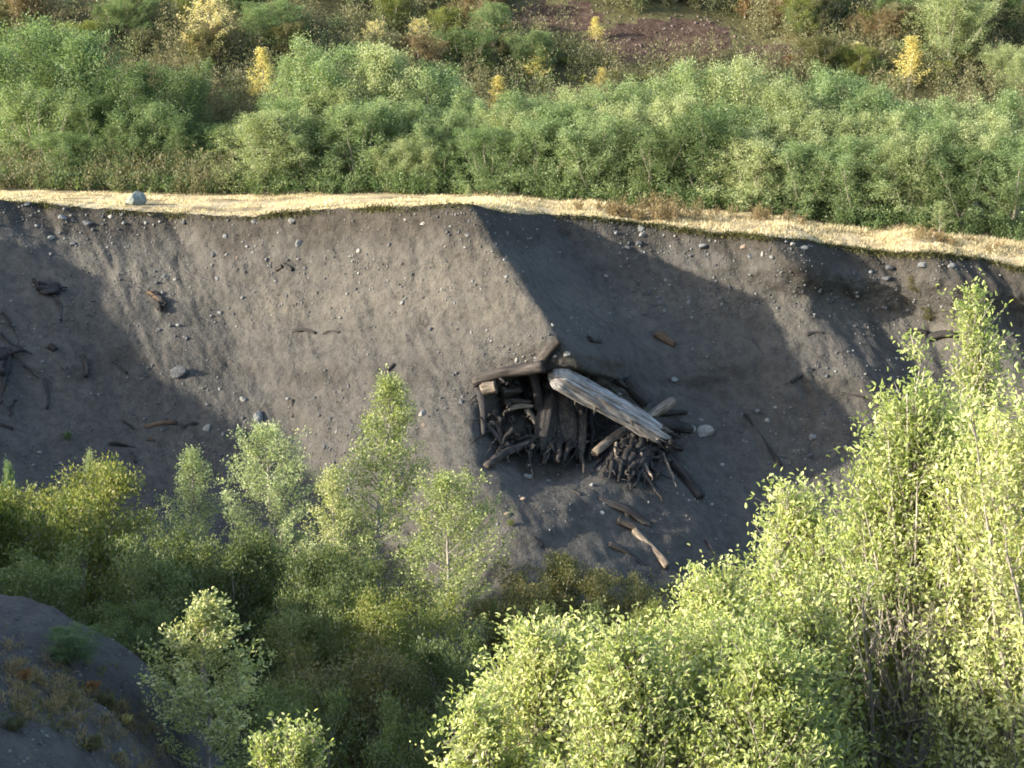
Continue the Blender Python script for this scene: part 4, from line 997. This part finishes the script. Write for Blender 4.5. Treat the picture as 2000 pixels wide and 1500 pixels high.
# ------------------------------------------------------------------ logs, poles, roots
def log_mesh(L, r0, r1, seed, mat, rings=16, sides=14, rough=0.15, bend=0.035, jag0=0.1, jag1=0.1, flat=1.0, groove=0.0, round0=0):
    """a log along local +X, from x=0 to x=L, with ragged ends"""
    r = np.random.RandomState(seed); t = np.linspace(0, 1, rings); th = np.linspace(0, 2 * math.pi, sides, endpoint=False)
    T, A = np.meshgrid(t, th, indexing='ij')
    R = r0 + (r1 - r0) * T
    if round0: R = R * np.sqrt(np.clip((T + 0.012) / round0, 0.02, 1)) ** 0.9
    R = R * (1 + rough * fbm(np.cos(A) * 1.3 + seed * 3.1, np.sin(A) * 1.3 + T * L * 0.9, 3, seed % 40) * 1.6 + rough * 0.5 * noise(A * 3 + seed, T * L * 0.5, 3))
    if groove: R = R * (1 + 0.035 * noise(A * 9.5 + 3, T * 2.5, 17) + 0.03 * noise(A * 4.1 + 8, T * 1.2, 19))
    if groove: R = R * (1 - groove * np.exp(-((A - 1.1 - 0.35 * T) / 0.10) ** 2) - 0.6 * groove * np.exp(-((A - 2.3 + 0.3 * T) / 0.08) ** 2))
    cy = bend * L * np.sin(T * math.pi * r.uniform(0.7, 1.3)) ; cz = bend * 0.6 * L * np.sin(T * math.pi * 1.6 + seed)
    X = T * L
    j0 = r.uniform(-1, 1, sides) * jag0 * r0 * 2; j1 = r.uniform(-1, 1, sides) * jag1 * r1 * 2
    X[0] += j0; X[-1] += j1
    Y = cy + R * np.cos(A); Z = cz + R * np.sin(A) * flat
    V = np.stack([X, Y, Z], -1).reshape(-1, 3)
    i = np.arange(rings * sides).reshape(rings, sides); k = np.roll(i, -1, 1)
    F = np.stack([i[:-1], i[1:], k[1:], k[:-1]], -1).reshape(-1, 4).tolist()
    # sunken ends
    c0 = len(V); ends = [[X[0].mean() + r0 * 0.35, cy[0, 0], cz[0, 0]], [X[-1].mean() - r1 * 0.35, cy[-1, 0], cz[-1, 0]]]
    V = np.concatenate([V, ends])
    F += [[c0, int(i[0, q]), int(k[0, q])] for q in range(sides)] + [[c0 + 1, int(k[-1, q]), int(i[-1, q])] for q in range(sides)]
    me = bpy.data.meshes.new('log'); me.from_pydata(V.tolist(), [], F); me.polygons.foreach_set('use_smooth', [True] * len(me.polygons)); me.materials.append(M[mat]); me.update()
    return me
def orient(o, a, b, roll=0.0):
    d = (b - a).normalized(); up = Vector((0, -0.5, 0.85)); y = up.cross(d).normalized(); z = d.cross(y)
    o.matrix_world = Matrix.Translation(a) @ Matrix((d, y, z)).transposed().to_4x4() @ Matrix.Rotation(roll, 4, 'X')
def pole(u0, v0, u1, v1, dpx, mat, label, dy0=None, dy1=None, name='fallen_pole', cat='log', seed=1, d1=None, lift=0.5, group=None, **kw):
    """dy*: metres in front of the bank surface"""
    pa, na = hit(u0, v0); pb, nb_ = hit(u1, v1)
    r0 = dpx / FPX * pa.y / 2; r1 = (d1 or dpx * 0.8) / FPX * pb.y / 2
    a = at(u0, v0, pa.y - dy0) if dy0 is not None else pa + na * r0 * lift
    b = at(u1, v1, pb.y - dy1) if dy1 is not None else pb + nb_ * r1 * lift
    L = (b - a).length
    o = obj(name, log_mesh(L, r0, r1, seed, mat, **kw)); orient(o, a, b)
    if label: tag(o, label, cat, group)
    return o
def child_log(parent, x, ang, elev, L, r, mat, name, seed):
    me = log_mesh(L, r, r * 0.6, seed, mat, rings=5, sides=8, jag1=0.3)
    o = obj(name, me, parent)
    o.matrix_local = Matrix.Translation((x, 0, 0)) @ Matrix.Rotation(ang, 4, 'X') @ Matrix.Rotation(-elev, 4, 'Y')
    return o
# 1 the big weathered log
bl = pole(1078, 728, 1286, 850, 52, 'log_grey', 'huge weathered grey log jutting over the hollow, lit on top', dy0=0.35, dy1=1.5, name='weathered_log', seed=11, d1=42,
          rings=60, sides=64, rough=0.085, bend=0.014, jag0=0.05, jag1=0.75, groove=0.26, round0=0.10)
Lb = max(v.co.x for v in bl.data.vertices)
for i, (x, a, e, l, r) in enumerate([(0.35 * Lb, 1.9, 1.25, 0.62, 0.07), (0.62 * Lb, 1.2, 1.3, 0.60, 0.06), (0.22 * Lb, 2.7, 1.2, 0.60, 0.08), (0.8 * Lb, 2.0, 1.25, 0.50, 0.05)]):
    child_log(bl, x, a, e, l, r, 'log_brown', 'knot', 60 + i)
rr = np.random.RandomState(4)
for i in range(26):                                   # charred splinters of the broken end
    a = rr.uniform(0, 6.28); q = 0.33 * math.sqrt(rr.uniform(0.15, 1))
    s = obj('splinter', log_mesh(rr.uniform(0.25, 0.5), rr.uniform(0.03, 0.07), 0.015, 200 + i, 'log_dark' if i % 4 else 'log_brown', rings=4, sides=5, rough=0.2, jag1=0.6), bl)
    s.location = (Lb - rr.uniform(0.08, 0.30), q * math.cos(a), q * math.sin(a)); s.rotation_euler = (a, rr.normal(0, 0.15), rr.normal(0, 0.15))
# 2.. the other timbers of the pile
G = 'timbers of the buried log pile'
o = pole(1050, 716, 1092, 662, 24, 'log_brown', 'short dark branch standing up left of the big log', 0.15, 0.45, seed=12, name='upright_branch', d1=20, rough=0.12, group=G)
o = pole(925, 748, 1062, 712, 22, 'log_brown', 'brown log lying level at the upper left of the hollow', 0.25, 0.45, seed=13, name='broken_log', d1=26, rough=0.1, group=G)
child_log(o, 0.9, 2.0, 0.9, 0.4, 0.06, 'log_dark', 'branch_stub', 71)
o = pole(1160, 890, 1312, 786, 17, 'log_tan', 'pale pole crossing under the broken end of the big log', 0.55, 0.75, seed=14, d1=22, rough=0.07, group=G)
o = pole(1275, 826, 1346, 838, 24, 'log_dark', 'black short log poking out right of the broken end', 0.3, 0.5, seed=15, name='charred_log', d1=22, group=G)
o = pole(1285, 806, 1340, 808, 12, 'log_dark', 'thin black pole above the black short log', 0.2, 0.4, seed=16, name='charred_pole', d1=10, group=G)
o = pole(1270, 872, 1332, 876, 18, 'log_dark', 'black stub below the black short log', 0.3, 0.5, seed=17, name='charred_log', d1=15, group=G)
o = pole(1298, 890, 1366, 976, 20, 'log_dark', 'dark log sliding down the sand at lower right of the pile', 0.25, None, seed=18, name='charred_log', d1=22, rough=0.12, group=G)
o = pole(948, 914, 1050, 858, 15, 'log_brown', 'brown pole at the lower left of the hollow', None, 0.35, seed=19, d1=17, group=G)
o = pole(936, 760, 944, 850, 14, 'log_dark', 'dark plank standing at the left wall of the hollow', 0.3, 0.25, seed=20, name='upright_plank', d1=10, flat=0.6, group=G)
o = pole(1222, 742, 1262, 790, 30, 'log_dark', 'charred lump behind the big log', 0.2, 0.35, seed=21, name='charred_lump', d1=26, rough=0.22, group=G)
o = pole(1205, 742, 1255, 778, 12, 'log_dark', 'thin charred stick along the upper side of the big log', 0.1, 0.1, seed=22, name='charred_pole', group=G)
o = pole(1040, 730, 1052, 800, 20, 'log_dark', 'dark post under the left end of the big log', 0.5, 0.55, seed=23, name='dark_post', d1=16, rough=0.15, group=G)
o = pole(990, 800, 1042, 792, 13, 'log_tan', 'lower of two tan splinters inside the hollow', 0.55, 0.65, seed=24, name='splinter_piece', d1=8, rough=0.2, group=G)
o = pole(985, 786, 1038, 784, 12, 'log_brown', 'upper of two splinters inside the hollow', 0.55, 0.65, seed=25, name='splinter_piece', d1=9, rough=0.2, group=G)
o = pole(942, 762, 968, 756, 26, 'log_tan', 'tan rotten butt in the upper left corner of the hollow', 0.35, 0.55, seed=26, name='rotten_butt', d1=24, rough=0.2, group=G)
o = pole(978, 768, 1015, 762, 22, 'log_brown', 'pale knobbly wood beside the tan rotten butt', 0.45, 0.55, seed=27, name='rotten_wood', d1=16, rough=0.35, group=G)
o = pole(1028, 800, 1064, 852, 13, 'log_brown', 'slanting brown stick in the middle of the hollow', 0.5, 0.6, seed=28, group=G)
o = pole(948, 828, 985, 872, 10, 'log_brown', 'left of two thin sticks leaning in the lower left of the hollow', 0.3, 0.25, seed=29, name='thin_stick', group=G)
o = pole(962, 815, 982, 868, 8, 'log_brown', 'right of two thin sticks leaning in the lower left of the hollow', 0.35, 0.3, seed=30, name='thin_stick', group=G)

# root masses: body and single roots
def root_mass(name, label, body, roots, seed, box=None, extra=0):
    e = bpy.data.objects.new(name, None); C.objects.link(e)
    c, n = hit(*body[0]); e.location = c; tag(e, label, 'stump')
    bpy.context.view_layer.update(); inv = Matrix.Translation(-c)
    for bi, (ut, vt_, ub, vb_, wt, wb, fr, mt) in enumerate(body[1:]):
        ha, _ = hit(ut, vt_); hb, _ = hit(ub, vb_)
        a = np.array(at(ut, vt_, ha.y - fr) - c); b = np.array(at(ub, vb_, hb.y - fr * 0.6) - c); kk = FPX / c.y
        nr, ns = 22, 56
        T, A = np.meshgrid(np.linspace(0, 1, nr), np.linspace(0, 2 * math.pi, ns, endpoint=False), indexing='ij')
        cx = np.cos(A) * 1.3; cy = np.sin(A) * 1.3
        fl = fbm(cx + seed * 3.7 + bi, cy + T * 0.7, 3, seed + 5) + 0.5 * np.abs(noise(cx * 2.4 + seed, cy * 2.4 + T * 0.5, seed + 9))
        R = (wt + (wb - wt) * T ** 1.4) / 2 / kk * (1 + (0.35 + 0.45 * T) * fl)
        R = R * np.where(T < 0.04, 0.75, 1) * (1 - 0.55 * np.clip((T - 0.6) / 0.4, 0, 1) ** 1.5)
        rag = 0.30 * fbm(cx * 0.7 + 9, cy * 0.7, 2, seed + 2) * (np.abs(T - 0.5) * 2) ** 2
        ax = a[None, None] + (b - a)[None, None] * (T + rag * 0.6)[..., None]
        V = ax + np.stack([R * np.cos(A), R * np.sin(A) * 0.75, np.zeros_like(R)], -1)
        V = np.concatenate([V.reshape(-1, 3), [a + (b - a) * 0.12]])
        ii = np.arange(nr * ns).reshape(nr, ns); jj = np.roll(ii, -1, 1)
        F4 = np.stack([ii[:-1], ii[1:], jj[1:], jj[:-1]], -1).reshape(-1, 4).tolist() + [[nr * ns, int(ii[0, q]), int(jj[0, q])] for q in range(ns)]
        me = bpy.data.meshes.new('stump_body'); me.from_pydata(V.tolist(), [], F4); me.polygons.foreach_set('use_smooth', [True] * len(me.polygons)); me.materials.append(M[{'log_dark': 'root_dark', 'log_brown': 'root_brown'}.get(mt, mt)]); me.update()
        obj('stump_body', me, e)
    rq = np.random.RandomState(seed + 77)
    roots = list(roots)
    for q in range(extra):                            # thin broken roots and splinters all over the mass
        (ua, ub), (va, vb) = box; u = rq.uniform(ua, ub); v = rq.uniform(va, vb); l = rq.uniform(18, 80); an = rq.normal(1.45, 0.85)
        f0 = rq.uniform(0.15, 0.75)
        roots.append(([(u, v), (u + math.cos(an) * l * 0.5 + rq.normal(0, 4), v + math.sin(an) * l * 0.5), (u + math.cos(an) * l, v + math.sin(an) * l * 0.9)],
                      rq.uniform(5, 16), 2, (f0, f0 * rq.uniform(0.5, 1.1)), rq.choice(['log_dark', 'log_dark', 'log_brown', 'log_brown', 'log_tan'], p=[.45, .25, .17, .09, .04])))
    for i, (pts, dpx, d1, fr, mt) in enumerate(roots):
        P = []
        for k, (u, v) in enumerate(pts):
            h, n = hit(u, v); f = fr[0] + (fr[1] - fr[0]) * k / (len(pts) - 1)
            P.append(np.array(at(u, v, h.y - f) - c))
        P = np.array(P); m = max(6, len(P) * 4); tt = np.linspace(0, 1, m); ts = np.linspace(0, 1, len(P))
        Q = np.stack([np.interp(tt, ts, P[:, q]) for q in range(3)], -1)
        Q = Q + np.stack([0.16 * noise(tt * 4 + i * 3.3 + seed, tt * 0 + q, 90 + q) for q in range(3)], -1)
        kk = FPX / c.y
        R = (dpx + (d1 * 0.6 - dpx) * tt) / 2 / kk * 0.72 * (1 + 0.55 * noise(tt * 6 + i, tt * 0 + 0.5 + seed, 95))
        tb = Tubes(); tb.add(Q, np.maximum(R, 0.012), 8)
        # close the tips
        tb.V.append(np.array([Q[0], Q[-1]])); base = tb.n
        F4 = np.concatenate(tb.F).tolist()
        F4 += [[base, (q + 1) % 8, q] for q in range(8)] + [[base + 1, (m - 1) * 8 + q, (m - 1) * 8 + (q + 1) % 8] for q in range(8)]
        me = bpy.data.meshes.new('root'); me.from_pydata(np.concatenate(tb.V).tolist(), [], F4)
        me.polygons.foreach_set('use_smooth', [True] * len(me.polygons)); me.materials.append(M[{'log_dark': 'root_dark', 'log_brown': 'root_brown'}.get(mt, mt)]); me.update()
        obj('root', me, e)
    return e
D, B_, T_ = 'log_dark', 'log_brown', 'log_tan'
root_mass('root_stump', 'brown buried stump with slab-like roots in the middle of the hollow', [(1095, 820), (1078, 752, 1056, 880, 30, 40, 0.40, 'log_dark'), (1098, 765, 1108, 872, 36, 46, 0.45, 'log_brown'), (1138, 800, 1131, 896, 18, 20, 0.65, 'log_brown'), (1090, 800, 1080, 900, 22, 26, 0.30, 'log_dark')], [
    ([(1072, 745), (1082, 800), (1078, 860), (1062, 905)], 34, 16, (0.4, 0.35), B_),
    ([(1090, 760), (1100, 820), (1092, 880), (1088, 905)], 36, 18, (0.5, 0.5), 'log_brown'),
    ([(1110, 780), (1120, 830), (1112, 868), (1098, 905)], 34, 12, (0.55, 0.55), D),
    ([(1125, 790), (1138, 840), (1136, 890), (1140, 922)], 26, 12, (0.55, 0.5), B_),
    ([(1132, 800), (1142, 830), (1134, 860)], 14, 12, (0.75, 0.75), T_),
    ([(1060, 760), (1052, 820), (1060, 880)], 18, 10, (0.5, 0.45), D),
    ([(1140, 850), (1110, 878), (1098, 900)], 16, 12, (0.7, 0.6), D),
    ([(1075, 860), (1068, 885), (1060, 900)], 14, 8, (0.5, 0.4), D),
    ([(1150, 800), (1158, 850), (1150, 900)], 22, 12, (0.35, 0.3), D)], 3, ((950, 1165), (735, 880)), 80)
root_mass('root_wad', 'tangle of black roots hanging below the broken end of the big log', [(1245, 900), (1266, 850, 1222, 928, 34, 40, 0.35, 'log_dark'), (1232, 858, 1198, 922, 26, 28, 0.25, 'log_dark'), (1290, 862, 1272, 938, 26, 24, 0.25, 'log_dark')], [
    ([(1275, 850), (1262, 900), (1240, 950)], 30, 14, (0.5, 0.35), D), ([(1255, 860), (1228, 900), (1232, 955)], 26, 9, (0.55, 0.35), D),
    ([(1240, 862), (1215, 900), (1208, 940)], 24, 10, (0.5, 0.3), D), ([(1222, 866), (1200, 895), (1190, 936)], 22, 9, (0.4, 0.25), D),
    ([(1265, 880), (1255, 920), (1280, 960), (1296, 982)], 16, 5, (0.5, 0.3), B_), ([(1250, 885), (1262, 915), (1278, 940)], 12, 8, (0.6, 0.5), T_),
    ([(1280, 860), (1290, 900), (1275, 945)], 26, 9, (0.4, 0.3), D), ([(1205, 880), (1185, 905), (1178, 935)], 16, 6, (0.3, 0.2), D),
    ([(1262, 895), (1240, 920), (1224, 950)], 14, 6, (0.65, 0.5), D), ([(1270, 905), (1285, 925), (1310, 935)], 14, 6, (0.45, 0.3), D),
    ([(1300, 868), (1270, 880), (1235, 882)], 20, 14, (0.6, 0.6), D), ([(1190, 850), (1175, 880), (1170, 905)], 18, 8, (0.3, 0.2), D)], 8, ((1170, 1310), (838, 930)), 46)
# wood on the lower sand
pole(1238, 1040, 1300, 1112, 15, 'log_tan', 'pale fallen pole lying alone on the lower sand', seed=41, d1=15, lift=0.6)
pole(1205, 1018, 1246, 1038, 18, 'log_brown', 'knobbly broken wood at the upper end of the fallen pole', seed=42, name='broken_wood', rough=0.4, d1=12)
pole(1168, 974, 1272, 1030, 16, 'log_dark', 'long dark bark strip above the fallen pole', seed=43, name='bark_strip', rough=0.3, d1=20, flat=0.45, lift=0.25, bend=0.05)
pole(1188, 1064, 1262, 1104, 15, 'log_dark', 'dark bark strip left of the fallen pole', seed=44, name='bark_strip', rough=0.3, d1=10, flat=0.45, lift=0.25, bend=0.05)
STK = [(1115, 958, 1135, 968, 7, D, 'small dark splinter below the stump roots'), (1375, 1055, 1393, 1085, 5, D, 'thin dark twig right of the fallen pole'),
 (1040, 1050, 1060, 1068, 8, D, 'small dark stick near the rust-orange bush'), (1280, 655, 1318, 676, 18, 'log_red', 'reddish rotten wood chunk in the shaded hollow'),
 (1148, 664, 1172, 670, 14, D, 'dark log end showing in the sand right of the ridge foot'), (1640, 768, 1690, 778, 6, D, 'thin dark stick left of the big willow'),
 (1770, 650, 1812, 654, 16, D, 'dark buried log end right of the second ridge'), (1815, 660, 1870, 652, 18, D, 'larger dark buried log near the right edge'),
 (1575, 655, 1608, 650, 8, D, 'dark stick on the flank of the second ridge'), (1545, 748, 1590, 722, 8, D, 'dark slanting stick low on the second ridge'),
 (1455, 812, 1520, 912, 7, D, 'long thin root running down the shaded sand'), (540, 527, 552, 520, 10, D, 'dark clod beside the forked twig on the lit slope'),
 (553, 515, 572, 528, 8, D, 'dark forked twig standing out of the lit slope'), (572, 646, 618, 650, 8, D, 'dark buried stick in the middle of the lit slope'),
 (632, 652, 664, 648, 7, D, 'short dark stick right of the buried stick'), (570, 782, 572, 815, 10, B_, 'upright brown plank in the sand above the slim pale tree'),
 (163, 696, 166, 738, 9, D, 'dark upright stake in the shaded sand at left'), (218, 708, 250, 730, 7, D, 'thin dark branch right of the upright stake'),
 (283, 834, 345, 826, 10, 'log_red', 'reddish half-buried stick at left'), (358, 834, 386, 828, 10, D, 'dark flat stick right of the reddish stick'),
 (288, 858, 300, 861, 8, 'log_red', 'tiny brown wood scrap below the reddish stick'), (212, 868, 264, 874, 8, D, 'dark stick near the olive bush'),
 (112, 590, 118, 628, 8, D, 'dark straight root down the shaded sand'), (86, 740, 92, 800, 5, D, 'long thin root at left below the root tangle'),
 (0, 830, 24, 840, 10, D, 'dark stick cut by the left edge'), (255, 884, 264, 905, 8, D, 'short dark upright stick above the green bush'),
 (236, 820, 262, 840, 5, D, 'small dark twig left of the reddish stick'), (98, 678, 108, 686, 18, D, 'dark clod left of the upright stake'),
 (1700, 505, 1720, 515, 8, D, 'dark stick under the turf at right'), (1500, 560, 1560, 562, 4, D, 'thin root line on the half-lit slope'),
 (757, 725, 772, 712, 9, D, 'small dark slab in the sand above the tallest valley tree'), (740, 762, 764, 775, 10, D, 'dark board behind the top of the tallest tree'),
 (480, 840, 478, 868, 8, D, 'dark upright stick above the slim pale tree')]
for i, (u0, v0, u1, v1, d, mt, lab) in enumerate(STK):
    pole(u0, v0, u1, v1, d, mt, lab, seed=80 + i, name='buried_stick', cat='stick', rings=9, sides=8, rough=0.22, bend=0.06, lift=0.25, group='sticks in the sand')
root_mass('rotten_stump', 'small rotten stump on the edge of shade and light at left', [(310, 590), (304, 570, 314, 604, 16, 26, 0.1, 'log_dark')], [
    ([(292, 572), (305, 580), (318, 598)], 12, 10, (0.15, 0.2), 'log_red'), ([(310, 578), (320, 590), (322, 606)], 16, 8, (0.2, 0.15), D), ([(288, 568), (298, 578)], 10, 6, (0.15, 0.15), B_),
    ([(312, 598), (316, 608)], 14, 8, (0.2, 0.1), D)], 5)
root_mass('wood_cluster', 'dark cluster of broken wood high in the shaded sand at far left', [(95, 560), (94, 552, 96, 574, 44, 56, 0.05, 'log_dark')], [
    ([(66, 548), (90, 556), (112, 562)], 12, 8, (0.2, 0.25), D), ([(72, 562), (100, 568), (132, 560)], 12, 7, (0.25, 0.2), 'log_dark'),
    ([(64, 545), (72, 556), (84, 566)], 9, 6, (0.2, 0.2), D), ([(90, 572), (112, 572), (128, 566)], 9, 5, (0.15, 0.1), D)], 6)
root_mass('root_tangle', 'dark root tangle at the left photo edge', [(30, 690), (10, 680, 2, 740, 26, 40, 0.1, 'log_dark')], [
    ([(0, 705), (20, 690), (48, 682)], 20, 10, (0.35, 0.2), D), ([(0, 730), (6, 700), (22, 680)], 16, 10, (0.4, 0.2), D),
    ([(25, 690), (50, 715), (75, 740)], 9, 4, (0.25, 0.05), D), ([(5, 610), (25, 640), (45, 690)], 7, 5, (0.15, 0.15), D), ([(0, 650), (20, 670), (60, 690)], 8, 5, (0.15, 0.15), D),
    ([(10, 740), (4, 770), (0, 790)], 14, 8, (0.35, 0.2), D), ([(30, 780), (22, 800), (20, 815)], 7, 4, (0.1, 0.05), D)], 7)
# small plants on the sand
for i, (u, v, hpx, w, mat, lab) in enumerate([(133, 860, 18, 22, 'alder_dark', 'tiny dark green tuft alone on the shaded sand at left'),
        (1788, 575, 40, 46, 'rust', 'rusty weeds growing on the bank below the right turf lip'), (1815, 630, 34, 36, 'rust', 'brown-green weeds streak on the bank at right'),
        (1900, 650, 60, 60, 'olive', 'yellow weeds behind the willow leader at right'), (998, 1028, 14, 16, 'olive', 'tiny yellow plant beside the bare-stemmed tree')]):
    p, n = hit(u, v); k = FPX / p.y
    plant_tree('weed_plant', recolour(SH_[i % 3], mat), p, hpx / k, w / k, i, lab, 'plant')
# growth on the near spur
rg = np.random.RandomState(44)
us = np.concatenate([rg.uniform(0, 330, 150), rg.normal(110, 60, 60)]); vs = np.concatenate([1318 + (us[:150] * 0.55) + rg.uniform(-70, 60, 150), rg.uniform(1300, 1420, 60)])
pp = []
for u, v in zip(us, vs):
    p, n = hit(u, v, (BVH_NEAR,)); pp.append(p[:])
pp = np.array(pp)
brush('spur_grass', pp[:130], rg.uniform(0.08, 0.28, 130), rg.uniform(0.10, 0.25, 130), 45, (0.09, 0.014), 'weed', 'thin dry grass tufts in the crease of the near spur', 'grass', 61, stems=8, upright=1.0)
brush('spur_moss', pp[130:], rg.uniform(0.05, 0.12, 80), rg.uniform(0.12, 0.25, 80), 45, (0.05, 0.02), 'rust', 'dark low plants speckling the near slope at lower left', 'ground cover', 62)
for i, (u, v, hpx, w, mat, lab) in enumerate([(48, 1330, 24, 40, 'orange', 'left of two small orange plants on the near spur'), (180, 1352, 24, 34, 'orange', 'right of two small orange plants on the near spur'),
        (212, 1385, 34, 50, 'rust', 'rusty tuft below the right orange plant'), (140, 1300, 80, 130, 'alder_dark', 'thin grey-green shrub on the near spur crest'),
        (180, 1470, 36, 60, 'rust', 'rusty tuft at the bottom of the near slope'), (245, 1415, 20, 30, 'yellow', 'small yellow tuft left of the sunlit sapling foot'), (30, 1425, 24, 60, 'rust', 'brown tuft low on the near slope by the left edge')]):
    p, n = hit(u, v, (BVH_NEAR,)); k = FPX / p.y
    t = recolour(SH_[i % 3], mat)
    plant_tree('spur_plant', t, p, hpx / k, w / k, i * 1.1, lab, 'plant')


# gravel and litter on the near slope
rg = np.random.RandomState(91); gp = []
for q in range(1500):
    u = rg.uniform(0, 400); v = rg.uniform(1190, 1498)
    p, n = hit(u, v, (BVH_NEAR,))
    if p.y < 46: gp.append(p[:])
gp = np.array(gp); k = rg.uniform(0, 1, len(gp)); sz = 0.008 + 0.018 * rg.gamma(1.0, 0.8, len(gp))
for lo, hi, mat, lab in [(0, 0.5, 'stone_dark', 'dark gravel on the near slope at lower left'), (0.5, 0.9, 'stone', 'grey gravel on the near slope at lower left'), (0.9, 1.01, 'log_red', 'bits of brown litter on the near slope')]:
    m = (k >= lo) & (k < hi)
    tag(obj('near_gravel', pebble_mesh('near_gravel', gp[m], np.clip(sz[m], 0.008, 0.07), M[mat], 6), kind='stuff'), lab, 'gravel')
